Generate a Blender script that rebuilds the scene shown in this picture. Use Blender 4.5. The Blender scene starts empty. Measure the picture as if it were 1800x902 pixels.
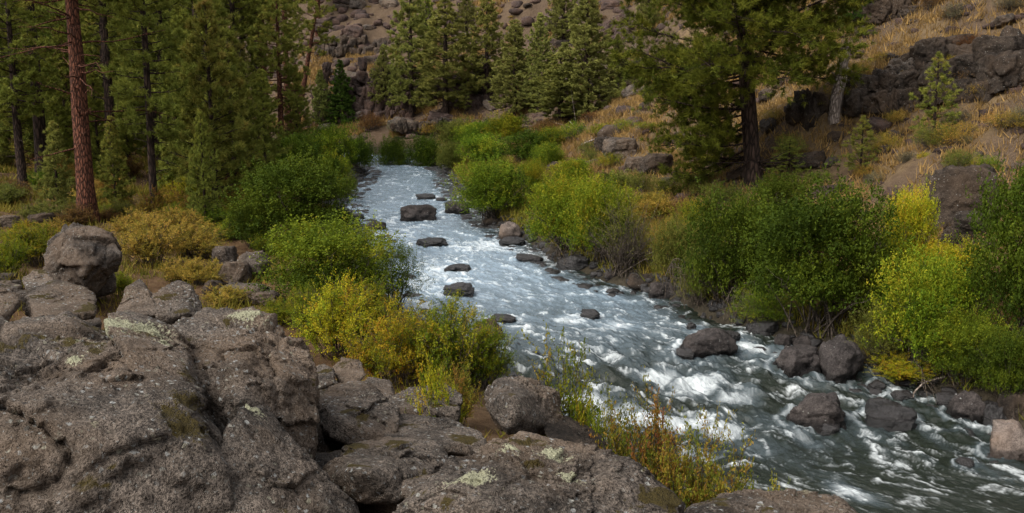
import bpy, bmesh, math, random
import numpy as np
from mathutils import Vector

# ------------------------------------------------------------------ camera, sky, sun, exposure
SC = bpy.context.scene
COL = SC.collection
FPX = 1729.0                      # focal length in pixels of an 1800 px wide picture
CAMH = 9.0
PITCH = math.atan(301.0 / FPX)
cd = bpy.data.cameras.new('camera'); cam = bpy.data.objects.new('camera', cd); COL.objects.link(cam)
cam.location = (0, 0, CAMH); cam.rotation_euler = (math.pi / 2 - PITCH, 0, 0)
cd.sensor_width = 36; cd.lens = 36 * FPX / 1800.0; cd.clip_start = 0.1; cd.clip_end = 3000
SC.camera = cam
SUN_EL, SUN_AZ = 48.0, -125.0     # degrees; azimuth from +Y clockwise (behind the camera, to its left)
w = bpy.data.worlds.new('World'); SC.world = w; w.use_nodes = True
nt = w.node_tree; bg = nt.nodes['Background']
sky = nt.nodes.new('ShaderNodeTexSky'); sky.sky_type = 'NISHITA'; sky.sun_disc = False
sky.sun_elevation = math.radians(SUN_EL); sky.sun_rotation = math.radians(SUN_AZ)
sky.air_density = 1.0; sky.dust_density = 4.0; sky.ozone_density = 0.6
ov = nt.nodes.new('ShaderNodeHueSaturation'); ov.inputs['Saturation'].default_value = 0.16   # overcast veil
nt.links.new(sky.outputs[0], ov.inputs['Color']); nt.links.new(ov.outputs[0], bg.inputs[0]); bg.inputs[1].default_value = 0.15
sd = bpy.data.lights.new('sun', 'SUN'); sun = bpy.data.objects.new('sun', sd); COL.objects.link(sun)
sd.energy = 1.0; sd.angle = math.radians(38); sd.color = (1.0, 0.90, 0.74)
_e, _a = math.radians(SUN_EL), math.radians(SUN_AZ)
sdir = Vector((math.sin(_a) * math.cos(_e), math.cos(_a) * math.cos(_e), math.sin(_e)))
sun.rotation_euler = sdir.to_track_quat('Z', 'Y').to_euler(); sun.location = (-30, 20, 60)
SC.view_settings.view_transform = 'Standard'; SC.view_settings.look = 'None'
SC.view_settings.exposure = 0.98; SC.view_settings.gamma = 1.0; SC.view_settings.use_curve_mapping = False
SC.render.engine = 'CYCLES'; SC.cycles.use_denoising = True
SC.cycles.max_bounces = 5; SC.cycles.diffuse_bounces = 3; SC.cycles.glossy_bounces = 2
SC.cycles.transmission_bounces = 3; SC.cycles.caustics_reflective = False; SC.cycles.caustics_refractive = False

RND = random.Random(11)
# ------------------------------------------------------------------ noise
def _hash(ix, iy, iz, seed):
    h = (ix * 374761393 + iy * 668265263 + iz * 2147483647 + seed * 974711) & 0xFFFFFFFF
    h = ((h ^ (h >> 13)) * 1274126177) & 0xFFFFFFFF
    h = ((h ^ (h >> 15)) * 2246822519) & 0xFFFFFFFF
    return (h ^ (h >> 16)) & 0xFFFFFFFF
def noise3(p, seed=0):
    p = np.asarray(p, dtype=np.float64)
    i = np.floor(p).astype(np.int64); f = p - i
    u = f * f * f * (f * (f * 6 - 15) + 10)
    out = 0
    for dx in (0, 1):
        for dy in (0, 1):
            for dz in (0, 1):
                h = _hash(i[:, 0] + dx, i[:, 1] + dy, i[:, 2] + dz, seed)
                gx = ((h & 1023) / 511.5 - 1); gy = (((h >> 10) & 1023) / 511.5 - 1); gz = (((h >> 20) & 1023) / 511.5 - 1)
                d = gx * (f[:, 0] - dx) + gy * (f[:, 1] - dy) + gz * (f[:, 2] - dz)
                wt = (u[:, 0] if dx else 1 - u[:, 0]) * (u[:, 1] if dy else 1 - u[:, 1]) * (u[:, 2] if dz else 1 - u[:, 2])
                out = out + d * wt
    return out * 1.1
def fbm(p, seed=0, octv=4, gain=0.5, ridge=False):
    p = np.asarray(p, dtype=np.float64); a = 1.0; s = 0; 
    for o in range(octv):
        n = noise3(p * (2.03 ** o) + 17.3 * o, seed + o)
        if ridge: n = 0.5 - 2 * np.abs(n)
        s = s + a * n; a *= gain
    return s
def facets(p, seed=0, jit=.9, tilt=1.0):
    p = np.asarray(p, float); b = np.floor(p).astype(np.int64); best = np.full(len(p), 9.0); sec = np.full(len(p), 9.0); val = np.zeros(len(p))
    for dx in (-1, 0, 1):
        for dy in (-1, 0, 1):
            for dz in (-1, 0, 1):
                c = b + np.array([dx, dy, dz]); h = _hash(c[:, 0], c[:, 1], c[:, 2], seed); h2 = _hash(c[:, 0], c[:, 1], c[:, 2], seed + 101)
                f = np.stack([(h & 1023), (h >> 10) & 1023, (h >> 20) & 1023], -1) / 1023.0
                gr = np.stack([(h2 & 1023), (h2 >> 10) & 1023, (h2 >> 20) & 1023], -1) / 511.5 - 1
                r = p - (c + .5 + (f - .5) * jit); d = np.sqrt((r * r).sum(1))
                v = (r * gr).sum(1) * tilt + gr[:, 0] * .35
                nb = d < best; sec = np.where(nb, best, np.minimum(sec, d)); val = np.where(nb, v, val); best = np.where(nb, d, best)
    return val, sec - best
def xyz(x, y, z=0.0):
    x = np.atleast_1d(np.asarray(x, float)); y = np.atleast_1d(np.asarray(y, float))
    return np.stack([x, y, np.zeros_like(x) + z], -1)
def sstep(a, b, x):
    t = np.clip((x - a) / (b - a), 0, 1); return t * t * (3 - 2 * t)

# ------------------------------------------------------------------ projection and the lie of the land
CF = np.array([0, math.cos(PITCH), -math.sin(PITCH)]); CU = np.array([0, math.sin(PITCH), math.cos(PITCH)]); CR = np.array([1.0, 0, 0])
CC = np.array([0, 0, CAMH])
def P(px, py, d): return CC + d * (CF + CR * (px - 900) / FPX + CU * (451 - py) / FPX)
def proj(v):
    q = np.asarray(v, float) - CC; d = q @ CF
    return 900 + FPX * (q @ CR) / d, 451 - FPX * (q @ CU) / d, d
def zw(y):                          # level of the river along its course
    y = np.asarray(y, float)
    return 0.55 * sstep(24, 32, y) + 0.008 * np.clip(y - 30, 0, 200) - 0.012 * np.clip(22 - y, 0, 60)
def W(px, py):
    d = 9.0
    r = CF + CR * (px - 900) / FPX + CU * (451 - py) / FPX
    t = -CAMH / r[2]
    for _ in range(12): t = (float(zw(r[1] * t)) - CAMH) / r[2]
    return CC + t * r
LPX = [(1500, 960), (1290, 905), (1150, 855), (1010, 775), (935, 700), (880, 640), (800, 590), (705, 560), (668, 500), (655, 450), (640, 410), (612, 375), (600, 350), (628, 322), (648, 304)]
RPX = [(1850, 830), (1780, 765), (1680, 712), (1520, 655), (1385, 600), (1275, 570), (1185, 527), (1110, 508), (1050, 490), (985, 462), (940, 432), (870, 398), (835, 362), (800, 328), (792, 306)]
PL = [np.array(a, float) for a in [(60, -60), (30, -22), (17, 2), (11, 11.5)]] + [W(*p)[:2] for p in LPX] + [np.array(a, float) for a in [(-19, 108), (-30, 119), (-52, 130), (-110, 142), (-300, 165)]]
PR = [np.array(a, float) for a in [(80, -60), (46, -22), (27, 2), (18, 15)]] + [W(*p)[:2] for p in RPX] + [np.array(a, float) for a in [(-9.5, 107), (-19, 117), (-34, 126), (-56, 136), (-112, 148), (-300, 172)]]
PL = np.array(PL); PR = np.array(PR)
yl = np.maximum.accumulate(PL[:, 1] + np.arange(len(PL)) * 1e-6); yr = np.maximum.accumulate(PR[:, 1] + np.arange(len(PR)) * 1e-6)
def XL(y): return np.interp(y, yl, PL[:, 0])
def XR(y): return np.interp(y, yr, PR[:, 0])
def pdist(x, y, poly):
    best = np.full(x.shape, 1e9)
    for a, b in zip(poly[:-1], poly[1:]):
        ab = b - a; L = ab @ ab
        t = np.clip(((x - a[0]) * ab[0] + (y - a[1]) * ab[1]) / L, 0, 1)
        best = np.minimum(best, np.hypot(x - a[0] - t * ab[0], y - a[1] - t * ab[1]))
    return best
def inpoly(x, y, poly):
    c = np.zeros(x.shape, bool); n = len(poly)
    for i in range(n):
        a, b = poly[i], poly[(i + 1) % n]
        if a[1] == b[1]: continue
        k = ((a[1] > y) != (b[1] > y)) & (x < (b[0] - a[0]) * (y - a[1]) / (b[1] - a[1]) + a[0])
        c ^= k
    return c
MOUND = np.array([(-60, -60), (4, -60), (3.4, 3.5), (1.5, 6), (-1.4, 8.5), (-3.5, 12), (-6, 15), (-14, 16.5), (-60, 19)], float)
PLs = [0, .8, 3, 10, 25, 40, 60, 90, 140, 200, 400]; ZLs = [0, .5, 1.0, 1.5, 2.2, 3.6, 7.5, 17, 36, 52, 62]
PRs = [0, .8, 4, 9, 15, 22, 60, 110, 200, 400]; ZRs = [.1, .5, 1.2, 3.1, 6.2, 10.0, 34, 58, 74, 80]
def sides(x, y):
    dl = pdist(x, y, PL); dr = pdist(x, y, PR)
    ins = (x > XL(y)) & (x < XR(y))
    return dl, dr, ins
def H(x, y, fine=True):
    x = np.atleast_1d(np.asarray(x, float)); y = np.atleast_1d(np.asarray(y, float))
    dl, dr, ins = sides(x, y); q = xyz(x, y)
    big = fbm(q * .035, 3, 3); mid = fbm(q * .16, 5, 4)
    wl = zw(y)
    zl = wl + np.interp(dl, PLs, ZLs) + big * np.clip(dl / 12, 0, 1) * 1.2 + mid * np.clip(dl / 4, 0, 1) * .35
    ter = fbm(q * .09 + 4.7, 21, 4)
    zr = wl + np.interp(dr, PRs, ZRs) + np.clip((dr - 3) / 10, 0, 1) * (big * 2.2 + ter * 2.6 + mid * .7)
    far = np.clip((y - 108) / 30, 0, 1); zr = zr + far * np.clip((dr - 12) / 10, 0, 1) * (np.abs(fbm(q * .06, 31, 3)) * 5)
    z = np.where(dr < dl, zr, zl)
    z = np.where(ins, wl - .75 * np.clip(np.minimum(dl, dr) / 1.2, 0, 1), z)
    dm = pdist(x, y, MOUND); im = inpoly(x, y, MOUND)
    zm = 4.95 - np.where(im, 0, dm * .52) + mid * .5
    zm = np.where(y > 19, zm - (y - 19) * .3, zm)
    z = np.where(dl < dr, np.maximum(z, np.where(ins, -9, zm)), z)
    return z
def G(px, py, dmin=4.0, dmax=320.0):
    r = CF + CR * (px - 900) / FPX + CU * (451 - py) / FPX
    d = np.geomspace(dmin, dmax, 1500); p = CC + d[:, None] * r
    h = H(p[:, 0], p[:, 1]); k = np.nonzero(p[:, 2] < h)[0]
    i = k[0] if len(k) else len(d) - 1
    return np.array([p[i, 0], p[i, 1], h[i]]), d[i]

# ------------------------------------------------------------------ object plumbing
def link(o, parent=None):
    COL.objects.link(o)
    if parent is not None: o.parent = parent
    return o
def mesh_np(name, V, F, mat=None, smooth=False, tint=None, attrs=None, uv=None):
    me = bpy.data.meshes.new(name); V = np.ascontiguousarray(V, dtype=np.float32); F = np.ascontiguousarray(F, dtype=np.int32)
    me.vertices.add(len(V)); me.vertices.foreach_set('co', V.ravel())
    n, k = F.shape
    me.loops.add(n * k); me.loops.foreach_set('vertex_index', F.ravel())
    me.polygons.add(n); me.polygons.foreach_set('loop_start', np.arange(n, dtype=np.int32) * k)
    me.update(calc_edges=True)
    if smooth: me.polygons.foreach_set('use_smooth', np.ones(n, bool))
    if tint is not None:
        a = me.attributes.new('tint', 'FLOAT', 'POINT'); a.data.foreach_set('value', np.ascontiguousarray(tint, dtype=np.float32))
    for nm, arr in (attrs or {}).items():
        a = me.attributes.new(nm, 'FLOAT', 'POINT'); a.data.foreach_set('value', np.ascontiguousarray(arr, dtype=np.float32))
    if uv is not None:
        l = me.uv_layers.new(name='flow'); l.data.foreach_set('uv', np.ascontiguousarray(uv[F.ravel()], dtype=np.float32).ravel())
    if mat: me.materials.append(mat)
    return me
def obj(name, me, parent=None, loc=(0, 0, 0), rz=0.0, scale=(1, 1, 1), mat=None):
    o = bpy.data.objects.new(name, me); o.location = loc; o.rotation_euler = (0, 0, rz); o.scale = scale
    link(o, parent)
    if mat is not None and me.materials:
        o.material_slots[0].link = 'OBJECT'; o.material_slots[0].material = mat
    return o
def tag(o, label=None, cat=None, group=None, kind=None):
    if label: o['label'] = label
    if cat: o['category'] = cat
    if group: o['group'] = group
    if kind: o['kind'] = kind
    return o
class Geo:
    def __init__(s): s.V = []; s.F = []; s.T = []; s.n = 0
    def add(s, V, F, t=.5):
        V = np.asarray(V, float); s.V.append(V); s.F.append(np.asarray(F) + s.n); s.n += len(V)
        s.T.append(np.full(len(V), t) if np.isscalar(t) else np.asarray(t))
    def tube(s, pts, rad, sides=6, t=.5, wob=0.0, rg=None):
        pts = np.asarray(pts, float); n = len(pts)
        tg = np.gradient(pts, axis=0); tg /= np.linalg.norm(tg, axis=1)[:, None] + 1e-9
        ref = np.array([0.31, 0.95, 0.05]) if abs(tg[0][2]) > .7 else np.array([0.05, 0.1, 1.0])
        a = np.cross(tg, ref); a /= np.linalg.norm(a, axis=1)[:, None] + 1e-9; b = np.cross(tg, a)
        th = np.linspace(0, 2 * np.pi, sides, endpoint=False)
        R = np.asarray(rad, float)[:, None] * np.ones(sides)
        if wob: R = R * (1 + wob * (rg.random((n, sides)) - .5))
        V = pts[:, None, :] + R[:, :, None] * (np.cos(th)[None, :, None] * a[:, None, :] + np.sin(th)[None, :, None] * b[:, None, :])
        i = np.arange(n - 1)[:, None] * sides; j = np.arange(sides)[None, :]; j2 = (j + 1) % sides
        F = np.stack([i + j, i + j2, i + sides + j2, i + sides + j], -1).reshape(-1, 4)
        s.add(V.reshape(-1, 3), F, t)
    def mesh(s, name, mat, smooth=False):
        return mesh_np(name, np.concatenate(s.V), np.concatenate(s.F), mat, smooth, np.concatenate(s.T))

# ------------------------------------------------------------------ materials
def newmat(name):
    m = bpy.data.materials.new(name); m.use_nodes = True; n = m.node_tree; n.nodes.clear(); return m, n
def N(n, t, **kw):
    q = n.nodes.new(t)
    for k, v in kw.items():
        if k.startswith('i_'): q.inputs[int(k[2:]) if k[2:].isdigit() else k[2:]].default_value = v
        else: setattr(q, k, v)
    return q
def ramp(n, fac, stops, interp='LINEAR'):
    r = N(n, 'ShaderNodeValToRGB'); e = r.color_ramp.elements; r.color_ramp.interpolation = interp
    while len(e) < len(stops): e.new(.5)
    for el, (p, c) in zip(e, stops): el.position = p; el.color = (*c, 1) if len(c) == 3 else c
    n.links.new(fac, r.inputs[0]); return r.outputs[0]
def mixc(n, fac, a, b, mode='MIX'):
    m = N(n, 'ShaderNodeMix', data_type='RGBA', blend_type=mode)
    for s, v in ((0, fac), (6, a), (7, b)):
        if hasattr(v, 'links'): n.links.new(v, m.inputs[s])
        else: m.inputs[s].default_value = (*v, 1) if isinstance(v, tuple) and len(v) == 3 else v
    return m.outputs[2]
def math_(n, op, a, b=0.0, c=None, clamp=False):
    m = N(n, 'ShaderNodeMath', operation=op, use_clamp=clamp)
    for s, v in ((0, a), (1, b), (2, c)):
        if v is None: continue
        if hasattr(v, 'links'): n.links.new(v, m.inputs[s])
        else: m.inputs[s].default_value = v
    return m.outputs[0]
def noise(n, vec, scale, detail=4, rough=.55, dist=0.0):
    q = N(n, 'ShaderNodeTexNoise'); q.inputs['Scale'].default_value = scale; q.inputs['Detail'].default_value = detail
    q.inputs['Roughness'].default_value = rough; q.inputs['Distortion'].default_value = dist
    if vec is not None: n.links.new(vec, q.inputs['Vector'])
    return q.outputs['Fac']
def objvec(n, rand=True):
    tc = N(n, 'ShaderNodeTexCoord'); v = tc.outputs['Object']
    if rand:
        oi = N(n, 'ShaderNodeObjectInfo'); s = math_(n, 'MULTIPLY', oi.outputs['Random'], 37.0)
        a = N(n, 'ShaderNodeVectorMath', operation='ADD'); n.links.new(v, a.inputs[0]); n.links.new(s, a.inputs[1]); v = a.outputs[0]
    return v
def finish(n, col, rough, bump=None, bstr=.5, bdist=.02, spec=.3, extra=None):
    p = N(n, 'ShaderNodeBsdfPrincipled'); o = N(n, 'ShaderNodeOutputMaterial')
    if hasattr(col, 'links'): n.links.new(col, p.inputs['Base Color'])
    else: p.inputs['Base Color'].default_value = (*col, 1)
    if hasattr(rough, 'links'): n.links.new(rough, p.inputs['Roughness'])
    else: p.inputs['Roughness'].default_value = rough
    p.inputs['Specular IOR Level'].default_value = spec
    if bump is not None:
        b = N(n, 'ShaderNodeBump'); b.inputs['Strength'].default_value = bstr; b.inputs['Distance'].default_value = bdist
        n.links.new(bump, b.inputs['Height']); n.links.new(b.outputs[0], p.inputs['Normal'])
    n.links.new(p.outputs[0], o.inputs[0]); return p
def leafmat(name, stops, rough=.5, trans=.3, vary=.25, spec=.08):
    """stops: list of colours picked by each leaf's own tint"""
    m, n = newmat(name)
    at = N(n, 'ShaderNodeAttribute', attribute_name='tint')
    c = ramp(n, at.outputs['Fac'], [(i / (len(stops) - 1), s) for i, s in enumerate(stops)])
    oi = N(n, 'ShaderNodeObjectInfo')
    hv = N(n, 'ShaderNodeHueSaturation'); n.links.new(c, hv.inputs['Color'])
    n.links.new(math_(n, 'MULTIPLY_ADD', oi.outputs['Random'], .03, .485), hv.inputs['Hue'])
    n.links.new(math_(n, 'MULTIPLY_ADD', oi.outputs['Random'], vary, 1 - vary / 2), hv.inputs['Value'])
    p = N(n, 'ShaderNodeBsdfPrincipled'); n.links.new(hv.outputs[0], p.inputs['Base Color'])
    p.inputs['Roughness'].default_value = rough + .15; p.inputs['Specular IOR Level'].default_value = spec
    t = N(n, 'ShaderNodeBsdfTranslucent'); n.links.new(hv.outputs[0], t.inputs[0])
    mx = N(n, 'ShaderNodeMixShader'); mx.inputs[0].default_value = trans
    n.links.new(p.outputs[0], mx.inputs[1]); n.links.new(t.outputs[0], mx.inputs[2])
    o = N(n, 'ShaderNodeOutputMaterial'); n.links.new(mx.outputs[0], o.inputs[0]); return m
def barkmat(name, dark, light, scale=6.0, zs=.25):
    m, n = newmat(name); v = objvec(n)
    mp = N(n, 'ShaderNodeMapping'); mp.inputs['Scale'].default_value = (1, 1, zs); n.links.new(v, mp.inputs[0])
    vo = N(n, 'ShaderNodeTexVoronoi'); vo.feature = 'DISTANCE_TO_EDGE'; vo.inputs['Scale'].default_value = scale; n.links.new(mp.outputs[0], vo.inputs['Vector'])
    e = math_(n, 'MULTIPLY', vo.outputs['Distance'], 4.0, clamp=True); f = noise(n, mp.outputs[0], scale * 2.5, 5)
    k = math_(n, 'MULTIPLY', e, f); k = math_(n, 'MULTIPLY', k, 1.7, clamp=True)
    c = ramp(n, k, [(0, dark), (.55, tuple((a + b) / 2 for a, b in zip(dark, light))), (1, light)])
    finish(n, c, .9, k, 1.0, .04, .15); return m
def rockmat(name, dark, light, lichen=.5, wet=False, moss=.0, bstr=1.0, sc=1.0, rust=.4):
    m, n = newmat(name); v = objvec(n)
    geo = N(n, 'ShaderNodeNewGeometry'); sx = N(n, 'ShaderNodeSeparateXYZ'); n.links.new(geo.outputs['Normal'], sx.inputs[0]); up = sx.outputs[2]
    n1 = noise(n, v, 1.3 * sc, 6, .6, .4); n2 = noise(n, v, 9 * sc, 6, .7); n3 = noise(n, v, 45 * sc, 3, .7)
    mid = tuple((a + b) * .5 for a, b in zip(dark, light))
    c = ramp(n, math_(n, 'ADD', math_(n, 'MULTIPLY', n1, .55), math_(n, 'MULTIPLY', n2, .45)), [(.37, dark), (.5, mid), (.62, light)])
    c = mixc(n, math_(n, 'MULTIPLY', ramp(n, n3, [(.40, (1, 1, 1)), (.55, (0, 0, 0))]), .75), c, tuple(a * .35 for a in dark))
    # broad weathered patches, rusty brown against grey
    n4 = noise(n, v, .7 * sc, 3, .5)
    c = mixc(n, math_(n, 'MULTIPLY', ramp(n, n4, [(.45, (0, 0, 0)), (.62, (1, 1, 1))]), rust), c, (light[0] * .95, light[1] * .80, light[2] * .64))
    vo = N(n, 'ShaderNodeTexVoronoi'); vo.inputs['Scale'].default_value = 16 * sc
    wv = N(n, 'ShaderNodeVectorMath', operation='ADD'); nn = N(n, 'ShaderNodeTexNoise'); nn.inputs['Scale'].default_value = 30 * sc; n.links.new(v, nn.inputs['Vector'])
    sv = N(n, 'ShaderNodeVectorMath', operation='SCALE'); sv.inputs['Scale'].default_value = .05 / sc; n.links.new(nn.outputs['Color'], sv.inputs[0])
    n.links.new(v, wv.inputs[0]); n.links.new(sv.outputs[0], wv.inputs[1]); n.links.new(wv.outputs[0], vo.inputs['Vector'])
    spot = ramp(n, vo.outputs['Distance'], [(.22, (1, 1, 1)), (.34, (0, 0, 0))])
    sep = N(n, 'ShaderNodeSeparateColor'); n.links.new(vo.outputs['Color'], sep.inputs[0])
    pick = math_(n, 'GREATER_THAN', sep.outputs[0], 1 - lichen * .75)
    n5 = noise(n, v, 2.1 * sc, 3, .5); zone = ramp(n, n5, [(.40, (0, 0, 0)), (.55, (1, 1, 1))])
    lm = math_(n, 'MULTIPLY', math_(n, 'MULTIPLY', spot, pick), zone)
    lc = ramp(n, sep.outputs[1], [(0, (.26, .26, .25)), (.5, (.36, .365, .355)), (.8, (.30, .28, .21)), (1, (.06, .055, .05))])
    if lichen > 0: c = mixc(n, math_(n, 'MULTIPLY', lm, .8), c, lc)
    if lichen > .3:
        v2 = N(n, 'ShaderNodeTexVoronoi'); v2.inputs['Scale'].default_value = 42 * sc; n.links.new(wv.outputs[0], v2.inputs['Vector'])
        s2 = N(n, 'ShaderNodeSeparateColor'); n.links.new(v2.outputs['Color'], s2.inputs[0])
        m2 = math_(n, 'MULTIPLY', ramp(n, v2.outputs['Distance'], [(.2, (1, 1, 1)), (.4, (0, 0, 0))]), math_(n, 'GREATER_THAN', s2.outputs[0], .72))
        c = mixc(n, math_(n, 'MULTIPLY', m2, .7), c, ramp(n, s2.outputs[1], [(0, (.012, .010, .009)), (.55, (.02, .017, .015)), (.6, (.24, .24, .225)), (1, (.30, .27, .20))], 'CONSTANT'))
    if moss > 0:
        n6 = noise(n, v, 1.7 * sc, 5, .6, .3)
        mm = ramp(n, math_(n, 'MULTIPLY', n6, math_(n, 'MULTIPLY_ADD', up, .25, .85)), [(.69 - moss * .05, (0, 0, 0)), (.72 - moss * .05, (1, 1, 1))])
        c = mixc(n, mm, c, mixc(n, n3, (.030, .022, .006), (.075, .055, .012)))
        n7 = noise(n, v, 1.1 * sc, 5, .6, .3)
        cr = ramp(n, math_(n, 'MULTIPLY', n7, up), [(.64, (0, 0, 0)), (.70, (1, 1, 1))])
        c = mixc(n, math_(n, 'MULTIPLY', cr, .75), c, (.36, .35, .22))
    ca = N(n, 'ShaderNodeAttribute', attribute_name='crust').outputs['Fac']; ma = N(n, 'ShaderNodeAttribute', attribute_name='mossy').outputs['Fac']
    nz = math_(n, 'MULTIPLY', math_(n, 'SUBTRACT', math_(n, 'ADD', math_(n, 'MULTIPLY', n2, .5), math_(n, 'MULTIPLY', n3, .5)), .52), 4.5)
    for a_, c1, c2 in ((ca, (.22, .22, .13), (.42, .41, .29)), (ma, (.022, .016, .005), (.075, .055, .012))):
        k_ = math_(n, 'MULTIPLY', math_(n, 'SUBTRACT', math_(n, 'ADD', a_, nz), .38), 5.0, clamp=True); k_ = math_(n, 'MULTIPLY', k_, math_(n, 'GREATER_THAN', a_, .03))
        c = mixc(n, k_, c, mixc(n, n3, c1, c2))
    wet_ = N(n, 'ShaderNodeAttribute', attribute_name='wet').outputs['Fac']; c = mixc(n, math_(n, 'MULTIPLY', wet_, .75), c, tuple(a * .3 for a in dark))
    rgh = math_(n, 'MULTIPLY_ADD', wet_, -.6, .28 if wet else .88, clamp=True); rgh = math_(n, 'MAXIMUM', rgh, .2)
    vp = N(n, 'ShaderNodeTexVoronoi'); vp.inputs['Scale'].default_value = 38 * sc; n.links.new(wv.outputs[0], vp.inputs['Vector'])
    pit = ramp(n, vp.outputs['Distance'], [(.05, (0, 0, 0)), (.4, (1, 1, 1))])
    b = math_(n, 'ADD', math_(n, 'MULTIPLY', n2, .9), math_(n, 'MULTIPLY', n3, .35)); b = math_(n, 'ADD', b, math_(n, 'MULTIPLY', n1, 1.2)); b = math_(n, 'ADD', b, math_(n, 'MULTIPLY', pit, .22))
    finish(n, c, rgh, b, bstr, .10, .5 if wet else .2); return m

M = {}
M['rock'] = rockmat('basalt_grey_brown', (.022, .018, .015), (.235, .192, .158), .8, moss=.9)
M['rock_plain'] = rockmat('basalt_scree', (.030, .024, .020), (.190, .152, .124), .4, moss=.2)
M['rock_dark'] = rockmat('basalt_dark', (.013, .010, .008), (.105, .080, .062), .15)
M['rock_wet'] = rockmat('river_stone_wet', (.008, .007, .007), (.045, .040, .040), 0, wet=True, bstr=.7, rust=.05)
M['rock_river'] = rockmat('river_stone', (.014, .012, .012), (.115, .098, .092), .1, bstr=.8, rust=.06)
M['rock_pale'] = rockmat('river_stone_pale', (.09, .070, .06), (.26, .21, .18), .1, bstr=.6)
M['rock_red'] = rockmat('basalt_reddish', (.026, .018, .016), (.135, .092, .078), .15)
M['bark_red'] = barkmat('ponderosa_bark', (.014, .007, .005), (.19, .075, .045), 9, .3)
M['bark_dark'] = barkmat('dark_bark', (.010, .007, .006), (.070, .045, .034), 6)
M['bark_grey'] = barkmat('twig_bark', (.05, .04, .032), (.17, .135, .105), 10)
M['dead_wood'] = barkmat('bleached_wood', (.10, .075, .06), (.42, .35, .30), 9, .12)
M['pine'] = leafmat('pine_needles', [(0.0573, 0.0781, 0.014), (0.1435, 0.177, 0.0327), (0.2711, 0.2733, 0.0513), (0.3825, 0.2733, 0.0701)], .55, .22)
M['pine_hero'] = leafmat('pine_needles_warm', [(0.0323, 0.0386, 0.0048), (0.072, 0.0837, 0.0097), (0.1303, 0.1288, 0.0145), (0.1987, 0.1234, 0.0242)], .55, .25)
M['pine_blue'] = leafmat('pine_needles_cool', [(0.0919, 0.115, 0.0203), (0.1836, 0.2109, 0.0377), (0.3325, 0.313, 0.0522)], .55, .22)
M['juniper'] = leafmat('juniper_scales', [(0.1118, 0.1216, 0.034), (0.2301, 0.2431, 0.0632), (0.3782, 0.3587, 0.102)], .7, .2)
M['pine_far'] = leafmat('pine_needles_far', [(0.0743, 0.0837, 0.0208), (0.1549, 0.1602, 0.0389), (0.2374, 0.2275, 0.0545), (0.2889, 0.2184, 0.0584)], .6, .2)
M['spruce'] = leafmat('dark_fir_needles', [(0.0286, 0.0517, 0.0089), (0.0629, 0.1033, 0.016), (0.1287, 0.1689, 0.0249)], .6, .15)
M['leaf_green'] = leafmat('leaf_green', [(0.0357, 0.0626, 0.0067), (0.0892, 0.139, 0.0101), (0.1703, 0.2294, 0.0158), (0.2918, 0.2781, 0.0203)], .5, .32)
M['leaf_dark'] = leafmat('leaf_dark', [(0.0252, 0.0433, 0.004), (0.0541, 0.0844, 0.0071), (0.1081, 0.1352, 0.0101)], .5, .28)
M['leaf_lime'] = leafmat('leaf_lime', [(0.0487, 0.0824, 0.0075), (0.0974, 0.1443, 0.0093), (0.1731, 0.2112, 0.013), (0.2813, 0.2679, 0.0167), (0.3029, 0.2164, 0.0186)], .5, .35)
M['leaf_yellow'] = leafmat('leaf_yellow', [(0.073, 0.1093, 0.0087), (0.1946, 0.2295, 0.0131), (0.3528, 0.3279, 0.0175), (0.438, 0.3279, 0.0197), (0.3893, 0.1968, 0.0218)], .5, .35)
M['leaf_olive'] = leafmat('leaf_olive', [(0.06, 0.072, 0.0126), (0.126, 0.138, 0.0252), (0.204, 0.198, 0.0405)], .6, .3)
M['leaf_autumn'] = leafmat('leaf_autumn', [(0.07, 0.1, 0.012), (0.15, 0.17, 0.018), (0.24, 0.2, 0.025), (0.28, 0.15, 0.03), (0.22, 0.09, 0.03)], .5, .35)
M['leaf_straw'] = leafmat('leaf_straw', [(0.1137, 0.117, 0.0175), (0.2438, 0.1885, 0.0293), (0.3737, 0.247, 0.0468), (0.455, 0.26, 0.0585)], .6, .3)
M['leaf_rust'] = leafmat('leaf_rust', [(.06, .035, .014), (.13, .065, .022), (.20, .10, .03)], .6, .25)
M['sage'] = leafmat('sage_grey', [(0.0665, 0.0617, 0.0356), (0.1235, 0.114, 0.0641), (0.19, 0.171, 0.0998)], .8, .15)
M['straw'] = leafmat('dry_grass_blades', [(0.1348, 0.0933, 0.0347), (0.2819, 0.1866, 0.0657), (0.4657, 0.3091, 0.1049)], .6, .3)
M['grass_green'] = leafmat('grass_green_blades', [(0.075, 0.08, 0.012), (0.1625, 0.15, 0.022), (0.3, 0.19, 0.045)], .5, .3)
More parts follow.
